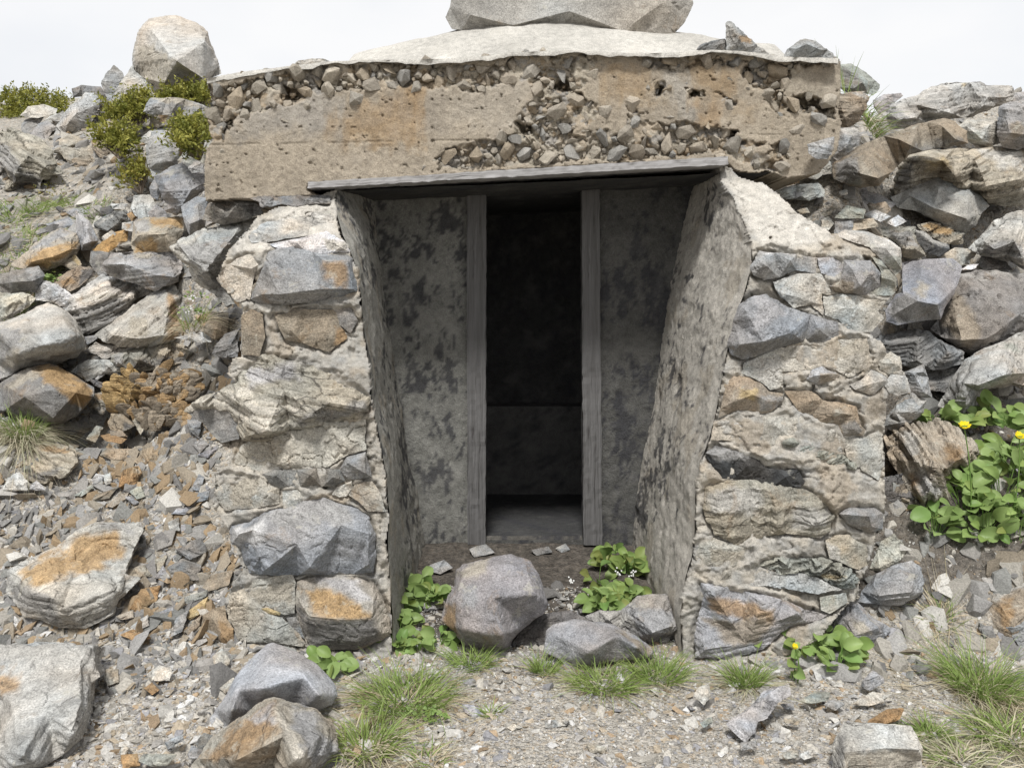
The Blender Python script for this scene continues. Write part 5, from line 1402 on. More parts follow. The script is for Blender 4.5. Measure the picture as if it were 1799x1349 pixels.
R('g', 'boulder', 'pale layered boulder at the right edge above the conglomerate boulder', 'pale', "1366,435 1450,345 1560,225 1700,155 1850,135 1860,600 1794,590 1700,545 1640,505 1450,475",
  "1480,380,-8 1600,300,-12 1780,220,-10 1720,380,-20 1560,440,-14 1780,500,-18", [('grey', "1420,440 1600,370 1800,400 1800,590 1640,505 1440,475")], t=0.6, group=GR, ang=-28, stra=1.4, dy=-.1)
R('g', 'stone', 'dark slab in the gap under the pale layered boulder', 'mid', "1436,562 1460,498 1640,538 1704,604 1500,626", None, None, t=0.6, group=GR)
R('g', 'stone', 'small white stone on the conglomerate boulder', 'white', "1294,604 1350,568 1434,558 1404,600", None, None, t=0.8, group=GR, dy=-.15)
R('g', 'boulder', 'dark grey slab under the faceted block', 'mid', "585,1105 700,1125 940,1075 1030,1095 1130,1155 1300,1260 1314,1335 1150,1385 900,1375 700,1285", "720,1180,-6 950,1150,-10 1200,1260,-10 950,1320,-10", None, t=0.6, group=GR, ang=-8, stra=1.4)
R('h', 'boulder', 'large pale boulder rising above the broad leaved plants', 'pale', "1125,505 1240,300 1340,155 1480,65 1650,5 1720,-45 1880,-110 1900,330 1794,345 1700,325 1440,395 1400,505 1320,565 1200,525",
  "1260,340,-8 1320,330,-18 1420,180,-14 1650,90,-14 1640,260,-24 1430,340,-20 1250,470,-10 1340,480,-14", [('mid', "1130,500 1250,320 1320,320 1320,400 1440,395 1400,505 1320,570 1200,530"), ('green', "1630,20 1740,20 1740,80 1650,80")], t=0.6, group=GR, ang=-25)
R('h', 'stone', 'upright grey stone just outside the right wing wall', 'grey', "855,240 930,210 1000,188 1034,280 1064,435 970,445 896,395", "920,250,-4 1000,240,-4 1000,400,-6", None, t=0.3, group=GR, dy=-.05)
R('h', 'rock', 'dark layered slab between the upright stone and the pale boulder', 'mid', "1030,205 1310,172 1290,265 1200,405 1060,385 1032,290", None, None, t=0.6, group=GR, stra=1.6, ang=-8, dy=.1)
R('h', 'rock', 'grey angular rock above the striped schist block', 'grey', "685,665 720,590 770,520 800,478 910,405 1014,470 994,565 900,635 780,715", "780,560,-8 900,470,-8 950,550,-8 820,640,-8", [('mid', "690,650 880,600 780,715"), ('pale', "880,420 1010,470 960,520")], t=0.5, group=GR)
R('h', 'boulder', 'steeply striped schist block leaning on the right wing wall', 'tan', "706,765 800,700 990,628 1100,636 1290,698 1340,740 1410,820 1434,940 1310,985 1240,1085 1200,1205 1130,1340 1060,1345 960,1245 880,1115 836,1012 776,930",
  "830,740,-6 1000,680,-8 1250,740,-8 1370,860,-12 1050,800,-16 950,950,-18 1100,1000,-22 1040,1200,-18 1200,1000,-18", [('pale', "790,720 900,700 960,900 900,930"), ('rust', "1160,820 1290,830 1310,960 1200,970"), ('white', "940,1080 1000,1040 1130,1190 1080,1240 980,1180"), ('brown', "1080,960 1180,1000 1240,1080 1190,1200"), ('rust', "860,1060 950,1100 1000,1280 950,1240")], t=0.6, group=GR, ang=62, stra=2.6)
R('h', 'rock', 'dark brown strata at the foot of the right wing wall', 'dark', "685,1085 850,1045 905,1170 934,1235 760,1275 696,1255", None, [('brown', "760,1130 880,1120 900,1180 780,1200")], t=0.5, group=GR, stra=2.2, ang=-25)
R('I', 'stone', 'crumbly pale mortar lump fallen beside the right wing wall', 'mortar', "1045,155 1110,118 1182,190 1124,285 1060,325 985,292", None, None, t=0.4, group=GR, rough=2.0)
R('I', 'rock', 'blue-grey rock over a dark hole right of the wing wall foot', 'blue', "925,468 950,415 1020,325 1100,285 1200,255 1256,290 1262,420 1150,485 1060,485", "1000,380,-5 1120,320,-7 1220,330,-6 1200,420,-9 1040,440,-8", None, t=0.6, group=GR, ang=-6, dy=-.05)
R('I', 'rock', 'mauve and rusty rock at the foot of the right wing wall', 'blue', "785,645 800,540 868,500 920,476 1000,558 1094,612 1022,684 960,725 880,704", "860,560,-5 930,540,-7 1020,610,-7 900,650,-9", [('tan', "880,560 960,580 1000,650 920,640"), ('lilac', "880,640 980,660 940,720")], t=0.6, group=GR)
R('I', 'rock', 'rusty earth-covered rock at the right edge of the slope', 'brown', "1595,475 1680,388 1800,335 1900,330 1900,600 1800,700 1720,695 1640,605", "1660,470,-4 1760,420,-6 1740,600,-8 1850,500,-8", [('pale', "1600,460 1800,340 1800,400 1650,470"), ('rust', "1640,500 1740,440 1740,560 1700,640")], t=0.8, group=GR)
R('I', 'rock', 'grey rock in the corner between grass and slope at the right edge', 'grey', "1706,605 1800,535 1880,540 1880,760 1800,745", None, None, t=0.6, group=GR)
for lab, col, out, ex in (
    ('grey cube-like stone in the gravel below the broad leaved sprig', 'grey', "945,885 1000,836 1052,868 1054,892 980,934 944,914", {'t': .5}), ('long pale lilac shard pointing up right in the gravel', 'lilac', "235,1112 360,1030 500,926 555,912 564,962 502,1002 444,1082 392,1102 382,1154 330,1200 285,1162", {'name': 'rock', 'bulge': .12}),
    ('olive flat stone behind the long lilac shard', 'green', "626,992 690,946 774,948 762,988 680,1004", {}), ('grey pebble right of the olive flat stone', 'grey', "746,1012 790,986 854,1010 800,1038", {}),
    ('pale orange-edged stone by the gravel heap', 'cream', "896,1010 930,980 1000,948 1094,958 1040,1002 980,1018", {}), ('rounded pale stone left of the small tuft', 'cream', "56,962 84,925 132,906 144,970 110,1014", {'t': .6}),
    ('little greenish chip near the path', 'green', "96,1112 150,1076 158,1102 110,1128", {}), ('rusty slate chip above the square block', 'rust', "980,1104 1080,1046 1154,1036 1132,1084 1060,1110", {'stra': 1.8}),
    ('thin tan chip beside the lilac shard', 'tan', "526,1082 622,1090 604,1118 540,1108", {}), ('grey chip under the lilac shard', 'grey', "300,1215 380,1200 390,1245 310,1250", {}),
    ('pale block shaped chip at the bottom right of the path', 'cream', "520,1265 600,1255 610,1285 540,1295", {}), ('pale chip left of the square block', 'pale', "610,1280 680,1245 720,1270 640,1300", {}),
    ('blue chip touching the lilac shard', 'blue', "515,1010 580,1005 585,1040 540,1035", {})):
    S('I', lab, col, out, group='stones in the gravel on the right', fine=4, **ex)
R('I', 'rock', 'square-cut pale block at the bottom edge on the right', 'pale', "798,1235 850,1108 1020,1118 1200,1128 1252,1240 1252,1349 1245,1420 800,1420", "858,1262,-6 1060,1240,-7 1242,1248,-6 850,1395,-7 1235,1395,-6", [('mid', "798,1235 850,1110 862,1260 830,1400 800,1400"), ('tan', "860,1262 1240,1250 1240,1400 850,1400")], t=0.5, group=GF, stra=.8, rough=.6)


# ---- the rusty rock fallen apart into splinters
def crumbled():
    rg = np.random.default_rng(77)
    poly = np.array(pts('k', "900,330 930,250 1060,190 1200,200 1300,170 1480,200 1560,280 1530,380 1490,520 1380,590 1150,620 1030,520 890,450"))[:, :2]
    Vs, Fs, Cs = [], [], []
    n = 0
    k = 0
    while k < 150:
        x = rg.uniform(200, 348); y = rg.uniform(655, 762)
        if not inside(poly, [x], [y])[0]: continue
        k += 1
        P, Yk = hit(x, y)
        L = rg.uniform(0.06, 0.13); wd = rg.uniform(0.022, 0.045); th = rg.uniform(0.008, 0.018)
        up = Vector((rg.normal() * 0.5 - 0.55 * (300 - x) / 100, rg.normal() * 0.3 - 0.25, rg.uniform(0.15, 0.7))).normalized()
        if x > 280: up = Vector((rg.uniform(0.3, 1), rg.normal() * .3 - .1, rg.uniform(0.0, .6))).normalized()
        side = up.cross(Vector((rg.normal(), -1, rg.normal() * .4))).normalized(); nn = up.cross(side)
        prof = [(0, .7), (.25, 1), (.6, .95), (.85, .65), (1, .25)]
        ring = []
        for s, w in prof:
            for a in range(6):
                an = a * math.pi / 3 + .3
                ring.append(up * (s - .25) * L + side * math.cos(an) * wd * w * rg.uniform(.8, 1.15) + nn * math.sin(an) * th * w * rg.uniform(.8, 1.2))
        q = np.array([list(v) for v in ring]) + P + np.array([0, -0.02, 0.02])
        Vs.append(q)
        f = []
        for i in range(len(prof) - 1):
            for a in range(6):
                b = (a + 1) % 6
                f.append([n + i * 6 + a, n + i * 6 + b, n + i * 6 + 6 + b, n + i * 6 + 6 + a])
        m = n + (len(prof) - 1) * 6
        f += [[m, m + 1, m + 2, m + 3], [m, m + 3, m + 4, m + 5], [n + 3, n + 2, n + 1, n], [n + 5, n + 4, n + 3, n]]
        Fs += f
        c = np.array((.36, .245, .13) if rg.random() < .5 else C['brown']) * rg.uniform(.65, 1.2)
        if x < 255 and y < 720: c = np.array((.44, .31, .15)) * rg.uniform(.75, 1.15)
        Cs.append(np.repeat(c[None], len(q), 0))
        n += len(q)
    V = np.concatenate(Vs)
    me = mesh_np('crumbled_rock', V, np.array(Fs), False, np.concatenate(Cs), V)
    o = link('crumbled_rock', me, M_ROCK, None, np.array([V[:, 0].mean(), V[:, 1].mean(), V[:, 2].min()]))
    tag(o, 'rusty brown rock crumbled into a heap of upright splinters', 'rock', GL)


crumbled()
# ------------------------------------------------------------------ loose gravel and scree
def scatter(name, label, cat, xy, size, flat, pal, pw, tilt, seed, dip=None, sink=0.15, tone=.85):
    rg = np.random.default_rng(seed)
    tm = chip_templates(14, rg, flat)
    x, y = xy[:, 0], xy[:, 1]
    z = ground_z(x, y)
    e = 0.03
    gx = (ground_z(x + e, y, False) - ground_z(x - e, y, False)) / (2 * e)
    gy = (ground_z(x, y + e, False) - ground_z(x, y - e, False)) / (2 * e)
    ok = (np.abs(gx) < 3) & (np.abs(gy) < 3)
    x, y, z, gx, gy, size = x[ok], y[ok], z[ok], gx[ok], gy[ok], size[ok]
    N = len(x)
    n = np.stack([-gx, -gy, np.ones(N)], -1) + rg.normal(size=(N, 3)) * tilt
    if dip is not None: n = n + np.array(dip)
    n /= np.linalg.norm(n, axis=1)[:, None]
    a = rg.random(N) * 6.283
    r = np.stack([np.cos(a), np.sin(a), 0 * a], -1)
    t1 = np.cross(n, r); t1 /= np.linalg.norm(t1, axis=1)[:, None]
    t2 = np.cross(n, t1)
    Mx = np.stack([t1, t2, n], -1)
    which = rg.integers(0, len(tm), N)
    pal = np.array(pal); ci = rg.choice(len(pal), N, p=np.array(pw) / sum(pw))
    col = pal[ci] * tone * (rg.uniform(.72, 1.22, N))[:, None]
    Vs, Ts, Cs = [], [], []
    base = 0
    for k, (V, T) in enumerate(tm):
        m = np.nonzero(which == k)[0]
        if not len(m): continue
        P = np.einsum('nij,vj->nvi', Mx[m], V) * size[m][:, None, None]
        P = P + np.stack([x[m], y[m], z[m] - sink * size[m] + 0.25 * flat * size[m]], -1)[:, None, :]
        Vs.append(P.reshape(-1, 3))
        Ts.append((T[None] + (base + np.arange(len(m)) * len(V))[:, None, None]).reshape(-1, 3))
        Cs.append(np.repeat(col[m], len(V), 0))
        base += len(m) * len(V)
    V = np.concatenate(Vs)
    o = link(name, mesh_np(name, V, np.concatenate(Ts), False, np.concatenate(Cs)), M_CHIP)
    tag(o, label, cat, kind='stuff')
    return o


def rand_xy(n, x0, x1, y0, y1, rg, w=None):
    P = np.stack([rg.uniform(x0, x1, n), rg.uniform(y0, y1, n)], -1)
    room = (np.abs(P[:, 0]) < 1.2) & (P[:, 1] > 4.5) & (P[:, 1] < 6.4)
    under = (np.abs(P[:, 0]) < 1.45) & (P[:, 1] > 4.05)
    wings = (np.abs(P[:, 0]) > 0.5) & (np.abs(P[:, 0]) < 1.2) & (P[:, 1] > 3.62) & (P[:, 1] < 4.6)
    k = ~(room | under | wings)
    if w is not None: k &= rg.random(n) < w(P[:, 0], P[:, 1])
    return P[k]


rg = np.random.default_rng(5)
beige = [(.46, .43, .38), (.39, .37, .345), (.53, .51, .47), (.34, .335, .345), (.42, .355, .27), (.38, .285, .19), (.60, .59, .57)]
slate = [(.285, .278, .268), (.215, .208, .20), (.345, .335, .32), (.31, .265, .205), (.33, .245, .155), (.41, .385, .34), (.26, .26, .245)]
patchy = lambda s, sd, lo, hi: (lambda x, y: smooth(lo, hi, fbm(np.stack([x * s, y * s, 0 * x], -1), 3, sd)))
# fine grit everywhere near the camera
xy = rand_xy(60000, -2.6, 2.6, 2.2, 4.4, rg, lambda x, y: 1 - .8 * smooth(1.0, 1.2, x) * smooth(3.5, 3.65, y))
scatter('gravel', 'fine pale gravel covering the ground in front of the shelter', 'gravel', xy, rg.lognormal(math.log(.0062), .38, len(xy)), .55, beige, [4, 2.4, 3, 1.8, 1.6, .5, 1.8], .35, 11)
# medium pebbles in drifts, more of them on the left
wl_ = lambda x, y: (1 - .6 * smooth(1.0, 1.2, x) * smooth(3.5, 3.65, y)) * np.clip(0.26 + 0.75 * smooth(-0.1, -0.8, x) + 0.25 * patchy(1.6, 21, -.2, .4)(x, y), 0, 1)
xy = rand_xy(19000, -2.8, 2.8, 2.2, 4.6, rg, wl_)
scatter('pebbles', 'mixed beige grey and rusty pebbles strewn over the gravel', 'pebbles', xy, rg.lognormal(math.log(.015), .5, len(xy)), .42, beige, [3, 3, 2.4, 2.4, 1.8, 1.7, 1.2], .3, 12)
wg = lambda x, y: np.clip(.25 + .75 * smooth(.2, -.3, x), 0, 1) * np.clip(.5 + .7 * patchy(2.4, 51, -.2, .3)(x, y), 0, 1) * smooth(3.75, 3.5, y - .25 * (x < -1))
xy = rand_xy(6500, -2.4, 1.6, 2.2, 4.0, rg, wg)
scatter('coarse_gravel', 'coarse pale and rusty gravel in front of the left wing wall', 'gravel', xy, np.clip(rg.lognormal(math.log(.021), .38, len(xy)), .008, .05), .34, beige, [3, 2.6, 3, 1.4, 2.2, 1.8, 2], .35, 18, sink=.05)
# slate flakes of the scree left of the shelter
wf = lambda x, y: np.clip(0.2 + 0.8 * smooth(-0.7, -1.1, x), 0, 1) * np.clip(.45 + .6 * patchy(1.8, 31, -.2, .3)(x, y), 0, 1)
xy = rand_xy(15000, -3.2, -0.6, 3.1, 5.4, rg, wf)
scatter('slate_scree', 'thin grey and brown slate flakes covering the slope left of the shelter', 'scree', xy, rg.lognormal(math.log(.030), .5, len(xy)), .2, slate, [4, 3.4, 2.4, 3.2, 1.5, 2.0, 2.6], .55, 13, dip=(-.3, -.5, 0))
wb = lambda x, y: smooth(-1.02, -1.2, x) * smooth(-2.3, -1.9, x) * np.clip(.25 + .9 * patchy(2.2, 41, -.2, .3)(x, y), 0, 1)
xy = rand_xy(2600, -2.3, -1.0, 3.5, 4.9, rg, wb)
scatter('shale_scree', 'rust tinted shale shards spilling down beside the left wing wall', 'scree', xy, np.clip(rg.lognormal(math.log(.048), .35, len(xy)), .02, .10), .2, [(.31, .265, .205), (.33, .245, .155), (.235, .225, .215), (.29, .28, .265), (.38, .34, .28)], [3.4, 3.2, 1.6, 1.2, 1], .6, 17, dip=(-.35, -.7, 0), sink=0.0)
# rubble between the boulders of both slopes, coloured darker for the gaps' shade
wr_ = lambda x, y: np.clip(smooth(0.7, 1.0, np.abs(x)), 0, 1)
xy = rand_xy(14000, -4.0, 4.0, 3.3, 8.6, rg, wr_)
scatter('rubble', 'small broken stones filling the gaps between the boulders', 'rubble', xy, np.clip(rg.lognormal(math.log(.038), .6, len(xy)), .008, .12), .4, slate + beige[:3], [3, 2.4, 3, 2, 1.2, 2.4, 2, 2, 2, 2], .45, 14, tone=.78)
xy = rand_xy(1300, -0.55, 0.55, 3.55, 4.58, rg)
scatter('passage_rubble', 'crumbs of plaster and stone on the passage floor', 'rubble', xy, rg.lognormal(math.log(.015), .6, len(xy)), .5, [(.16, .15, .14), (.22, .21, .2), (.30, .29, .27), (.12, .11, .1)], [3, 3, 1.5, 3], .4, 15)
# ------------------------------------------------------------------ plants
def blades(base, n, R_, length, width, spread, droop, rg, seg=4, lean=(0, 0, 0), fixed=False):
    """curved tapering strips rooted in a disc; returns V, quads, per-vertex shade"""
    r = R_ * np.sqrt(rg.random(n)); a = rg.random(n) * 6.283
    rx, ry = r * np.cos(a), r * np.sin(a)
    gx = base[0] + rx; gy = base[1] + ry
    lift = float(base[2] - ground_z(base[:1], base[1:2], False)[0]) if fixed else 0.0
    gz = ground_z(gx, gy) + lift
    L = length * rg.uniform(.45, 1.1, n)
    an = a + rg.normal(size=n) * .9
    sp = spread * (r / R_ * .8 + .25 + .35 * np.abs(rg.normal(size=n)))
    d = np.stack([np.cos(an) * sp, np.sin(an) * sp, np.ones(n)], -1) + np.array(lean)
    d /= np.linalg.norm(d, axis=1)[:, None]
    side = np.cross(d, np.stack([rg.normal(size=n), rg.normal(size=n) - 0.6, 0 * a], -1)); side /= np.linalg.norm(side, axis=1)[:, None] + 1e-9
    P0 = np.stack([gx, gy, gz - .004], -1)
    dr = droop * rg.uniform(.3, 1.4, n)
    V = np.empty((n, seg + 1, 2, 3))
    for k in range(seg + 1):
        s = k / seg
        p = P0 + d * (L * s)[:, None]
        p[:, 2] -= dr * L * s ** 2.2
        p[:, 0] += np.cos(an) * dr * L * .5 * s ** 2; p[:, 1] += np.sin(an) * dr * L * .5 * s ** 2
        gl = ground_z(p[:, 0], p[:, 1], False) + (lift - .12 if fixed else 0)
        p[:, 2] = np.maximum(p[:, 2], gl + .004)
        w = width * (1 - .88 * s ** 1.5) * .5
        V[:, k, 0] = p - side * w; V[:, k, 1] = p + side * w
    i = (np.arange(n) * (seg + 1) * 2)[:, None] + (np.arange(seg) * 2)[None]
    Fq = np.stack([i, i + 1, i + 3, i + 2], -1).reshape(-1, 4)
    sh = np.repeat(rg.uniform(.65, 1.3, n), (seg + 1) * 2)
    return V.reshape(-1, 3), Fq, np.stack([sh * rg.uniform(.9, 1.1), sh, sh * .9], -1)


GG = 'grass tufts around the shelter'


def tuft(label, px, py, n, R_, L, ndead=0, Ld=None, spread=.55, droop=.45, width=.0028, Y=None, seed=0, deadspread=1.3, group=GG, lean=(0, 0, 0), sx=1.0):
    rg = np.random.default_rng(3000 + int(px * 7 + py))
    L *= 1.3; R_ *= 1.05; n = int(n * .72); width *= 1.35; ndead = int(ndead * 1.25)
    if Ld: Ld *= 1.3
    P = hit(px, py)[0] if Y is None else at(px, py, Y)
    root = empty('grass_tuft', P)
    tag(root, label, 'grass tuft', group)
    V, Fq, c = blades(P, n, R_, L, width, spread, droop, rg, lean=lean, fixed=Y is not None)
    link('green_blades', mesh_np('green_blades', V, Fq, True, c), M_GRASS, root, P)
    if ndead:
        V, Fq, c = blades(P, ndead, R_ * 1.05, Ld or L, width * 1.05, deadspread, 1.25, rg, seg=5, fixed=Y is not None)
        link('dead_blades', mesh_np('dead_blades', V, Fq, True, c), M_STRAW, root, P)
    return root


tuft('tall straw-coloured tuft with drooping dead grass at the left edge', 42, 768, 300, .07, .16, 620, .18, .45, .35, deadspread=1.1)
tuft('large green tuft at the foot of the left wing wall', 712, 1235, 620, .13, .17, 330, .15, .7, .5)
tuft('dry tuft right of the ridge-shaped boulder at the bottom', 640, 1325, 300, .09, .15, 260, .16, .7, .6)
tuft('thin green tuft under the speckled doorway boulder', 828, 1168, 260, .07, .11, 0, None, .8, .4)
tuft('narrow upright tuft between the two doorway boulders', 955, 1180, 200, .04, .10, 20, .08, .5, .3)
tuft('bright spreading tuft before the smooth blue-grey boulder', 1062, 1205, 420, .10, .13, 130, .12, .8, .5)
tuft('green tuft at the foot of the right wing wall corner', 1160, 1192, 360, .075, .13, 60, .10, .6, .4)
tuft('small upright tuft with dry roots right of the wing wall corner', 1308, 1205, 260, .05, .13, 200, .11, .5, .35)
tuft('big tuft with long seed stems and straw base in the lower right', 1722, 1225, 560, .09, .22, 480, .20, .55, .4, deadspread=1.0)
tuft('low green tuft left of the lower right corner', 1632, 1290, 200, .045, .09, 60, .09, .8, .5)
tuft('mixed tuft filling the lower right corner', 1780, 1310, 420, .11, .14, 300, .20, .8, .6)
tuft('sparse dry tuft at the bottom right edge', 1690, 1345, 120, .08, .10, 280, .15, .9, .8)
tuft('faint dry tuft at the bottom edge left of centre', 750, 1340, 60, .06, .08, 120, .09, .9, .7)
tuft('tiny green tuft on the path below the doorway', 862, 1258, 60, .03, .05, 20, .05, .8, .5)
tuft('grass tuft in the gap beside the right end of the roof', 1522, 208, 120, .06, .17, 60, .15, .7, .5, Y=5.15, width=.004)
tuft('thin grass on top behind the right roof corner', 1487, 170, 26, .10, .20, 0, None, .25, .1, Y=5.2, width=.004)
tuft('short grass under the striped brown boulder', 22, 380, 240, .16, .14, 60, .12, .7, .4, width=.004)
tuft('short pale grass beside the gravel path', 72, 372, 130, .10, .14, 40, .12, .7, .4, width=.004)
tuft('green patch of grass on the gravel path', 123, 357, 110, .09, .09, 10, .08, .9, .4, width=.004)
tuft('thin meadow grass at the left edge above the orange-banded boulder', 28, 430, 260, .20, .17, 130, .15, .7, .5, width=.0035)
tuft('thin grass sprouting left of the orange-banded boulder', 72, 425, 150, .12, .16, 80, .14, .7, .5, width=.0035)
tuft('grass by the cream layered rock at the left edge', 8, 480, 120, .10, .15, 70, .12, .7, .5, width=.0035)
tuft('small grass patch beside the black stone on the left slope', 168, 372, 130, .10, .09, 20, .08, .9, .5, width=.004)
tuft('dry wispy grass in the dark gap by the left wing wall', 342, 575, 60, .06, .17, 60, .16, .5, .3, Y=4.55, width=.0022)
tuft('dry wisps below the rusty earth-covered rock', 1655, 1090, 60, .06, .12, 70, .12, .6, .4)


def leaf_geo(rg, L, Wd, cup, nseg=5):
    """a broad rounded leaf: mid rib along +x, blade curved"""
    V = []; F_ = []
    pr = [(0.0, .10), (.12, .55), (.32, .93), (.55, 1.0), (.76, .86), (.92, .5), (1.0, .12)]
    for s, w in pr:
        for t in (-1, -.5, 0, .5, 1):
            x = s * L; y = t * w * Wd * .5 * (1 + .05 * rg.normal())
            z = cup * Wd * (t * t * .35 * w - .9 * (s - .35) ** 2) + .03 * Wd * rg.normal() * abs(t)
            V.append((x, y, z))
    for i in range(len(pr) - 1):
        for j in range(4):
            a = i * 5 + j
            F_.append((a, a + 1, a + 6, a + 5))
    return np.array(V), np.array(F_)


def leafy(label, spots, n, size, name='leafy_plant', group='broad leaved plants', flower=None, white=None, up=0.7, Y=None, height=.07, dark=1.0, cat='plant', facing=.75, stemmy=True):
    """spots: list of (px,py,weight,radius m)"""
    rg = np.random.default_rng(4000 + int(spots[0][0] * 3 + spots[0][1]))
    base = [hit(s[0], s[1])[0] if Y is None else at(s[0], s[1], Y) for s in spots]
    org = np.mean(base, 0)
    root = empty(name, org)
    tag(root, label, cat, group)
    VV, FF, CC, SV, SF, SQ = [], [], [], [], [], []
    nb = ns = 0
    w = np.array([s[2] for s in spots], float); w /= w.sum()
    for k in range(int(n * 1.5)):
        q = rg.choice(len(spots), p=w)
        r = spots[q][3] * math.sqrt(rg.random()); a = rg.random() * 6.283
        root_p = base[q] + np.array([math.cos(a) * r * .35, math.sin(a) * r * .35, 0])
        gx, gy = base[q][0] + math.cos(a) * r, base[q][1] + math.sin(a) * r * .7
        gz = float(ground_z([gx], [gy], False)[0]) if Y is None else base[q][2]
        h = height * rg.uniform(.25, 1.25) * (1.15 - .6 * r / spots[q][3])
        p = np.array([gx, gy, max(gz, base[q][2] - .05) + h])
        L = size * rg.uniform(.55, 1.15)
        V, F_ = leaf_geo(rg, L, L * rg.uniform(.62, .85), rg.uniform(.3, .8))
        out = np.array([math.cos(a), math.sin(a) * .8 - .25, rg.uniform(-.15, .55)]) + rg.normal(size=3) * .25
        out /= np.linalg.norm(out)
        nrm = np.array([rg.normal() * .35, -facing + rg.normal() * .3, up + rg.normal() * .3])
        yv = np.cross(nrm, out); yv /= np.linalg.norm(yv); zv = np.cross(out, yv)
        V = V @ np.stack([out, yv, zv])
        VV.append(V + p); FF.append(F_ + nb); nb += len(V)
        sh = rg.uniform(.7, 1.3) * dark
        tip = np.array([sh * rg.uniform(.85, 1.25), sh, sh * .85])
        CC.append(np.repeat(tip[None], len(V), 0))
        if stemmy:
            d = p - root_p; side = np.cross(d, [0, 1, .2]); side /= np.linalg.norm(side) + 1e-9
            mid = root_p + d * .5 + np.array([0, 0, .012])
            ring = []
            for c_ in (root_p - [0, 0, .01], mid, p):
                for t in range(3):
                    an = t * 2.094
                    ring.append(c_ + (side * math.cos(an) + np.array([0, 1, 0]) * math.sin(an)) * .0018)
            SV.append(np.array(ring)); SQ.append(q)
            for i in range(2):
                for t in range(3):
                    SF.append([ns + i * 3 + t, ns + i * 3 + (t + 1) % 3, ns + i * 3 + 3 + (t + 1) % 3, ns + i * 3 + 3 + t])
            ns += 9
    link('foliage', mesh_np('foliage', np.concatenate(VV), np.concatenate(FF), True, np.concatenate(CC)), M_LEAF, root, org)
    for q in range(len(spots) if stemmy else 0):
        ids = [i for i in range(len(SV)) if SQ[i] == q]
        if not ids: continue
        sv = np.concatenate([SV[i] for i in ids])
        sf = np.array(SF[:6]).reshape(6, 4)
        sf = np.concatenate([sf + 9 * i for i in range(len(ids))])
        link('stem', mesh_np('stem', sv, sf, True, np.ones((len(sv), 3))), M_STEM, root, org)
    for (px, py, Yf, px0, py0, rad, bud) in (flower or []):
        tip = at(px, py, Yf); foot = at(px0, py0, Yf + .02)
        V = []; Fq = []
        for i in range(9):
            s = i / 8; c_ = foot + (tip - foot) * s + np.array([.012 * math.sin(s * 3), 0, 0])
            for t in range(5):
                an = t * 1.2566; V.append(c_ + np.array([math.cos(an), math.sin(an), 0]) * .0028)
        for i in range(8):
            for t in range(5): Fq.append([i * 5 + t, i * 5 + (t + 1) % 5, i * 5 + 5 + (t + 1) % 5, i * 5 + 5 + t])
        V = np.array(V)
        link('flower_stalk', mesh_np('flower_stalk', V, np.array(Fq), True, np.ones((len(V), 3)) * 1.2), M_STEM, root, org)
        # flower head: green cup, disc and rays
        Vp, Fp = [], []
        nr = 22
        for q in range(nr):
            an = q / nr * 6.283 + rg.normal() * .05
            upz = (1.3 if bud else .8) + rg.normal() * .1
            d = np.array([math.cos(an), math.sin(an), upz]); d /= np.linalg.norm(d)
            sd = np.array([-math.sin(an), math.cos(an), 0])
            L = rad * rg.uniform(.85, 1.15); b = len(Vp)
            for s, w_ in ((.15, .07), (.55, .16), (.9, .15), (1.0, .05)):
                c_ = tip + d * L * s + np.array([0, 0, -.1 * L * s * s])
                Vp += [c_ - sd * w_ * rad, c_ + sd * w_ * rad]
            Fp += [[b, b + 1, b + 3, b + 2], [b + 2, b + 3, b + 5, b + 4], [b + 4, b + 5, b + 7, b + 6]]
        b = len(Vp)
        for q in range(6):
            el_ = q / 5 * 1.45
            for t in range(10):
                an = t * .6283
                Vp.append(tip + np.array([math.cos(an) * math.cos(el_), math.sin(an) * math.cos(el_), .55 * math.sin(el_) + .25]) * rad * .55)
        for q in range(5):
            for t in range(10): Fp.append([b + q * 10 + t, b + q * 10 + (t + 1) % 10, b + q * 10 + 10 + (t + 1) % 10, b + q * 10 + 10 + t])
        Vp = np.array(Vp) - tip
        ca_, sa_ = math.cos(.62), math.sin(.62)
        Vp = np.stack([Vp[:, 0], Vp[:, 1] * ca_ - Vp[:, 2] * sa_, Vp[:, 1] * sa_ + Vp[:, 2] * ca_], -1) + tip
        link('flower_head', mesh_np('flower_head', Vp, np.array(Fp), True, np.ones((len(Vp), 3))), M_YELLOW, root, org)
        Vc, Fc = [], []
        for q, (rr, zz) in enumerate(((.12, -.32), (.42, -.22), (.55, .1), (.5, .3))):
            for t in range(10):
                an = t * .6283; Vc.append(tip + np.array([math.cos(an) * rr, math.sin(an) * rr, zz]) * rad)
        for q in range(3):
            for t in range(10): Fc.append([q * 10 + t, q * 10 + (t + 1) % 10, q * 10 + 10 + (t + 1) % 10, q * 10 + 10 + t])
        Vc = np.array(Vc)
        link('flower_cup', mesh_np('flower_cup', Vc, np.array(Fc), True, np.ones((len(Vc), 3))), M_STEM, root, org)
    if white:
        Vp, Fp = [], []
        for (px, py, Yf) in white:
            c0 = at(px, py, Yf)
            for q in range(9):
                c_ = c0 + rg.normal(size=3) * .009
                b = len(Vp)
                for t in range(5):
                    an = t * 1.2566; Vp.append(c_ + np.array([math.cos(an) * .004, -.001 * t, math.sin(an) * .004]))
                Fp += [[b, b + 1, b + 2], [b, b + 2, b + 3], [b, b + 3, b + 4]]
        Vp = np.array(Vp)
        link('white_flowers', mesh_np('white_flowers', Vp, np.array(Fp), False, np.ones((len(Vp), 3))), M_WHITE, root, org)
    return root


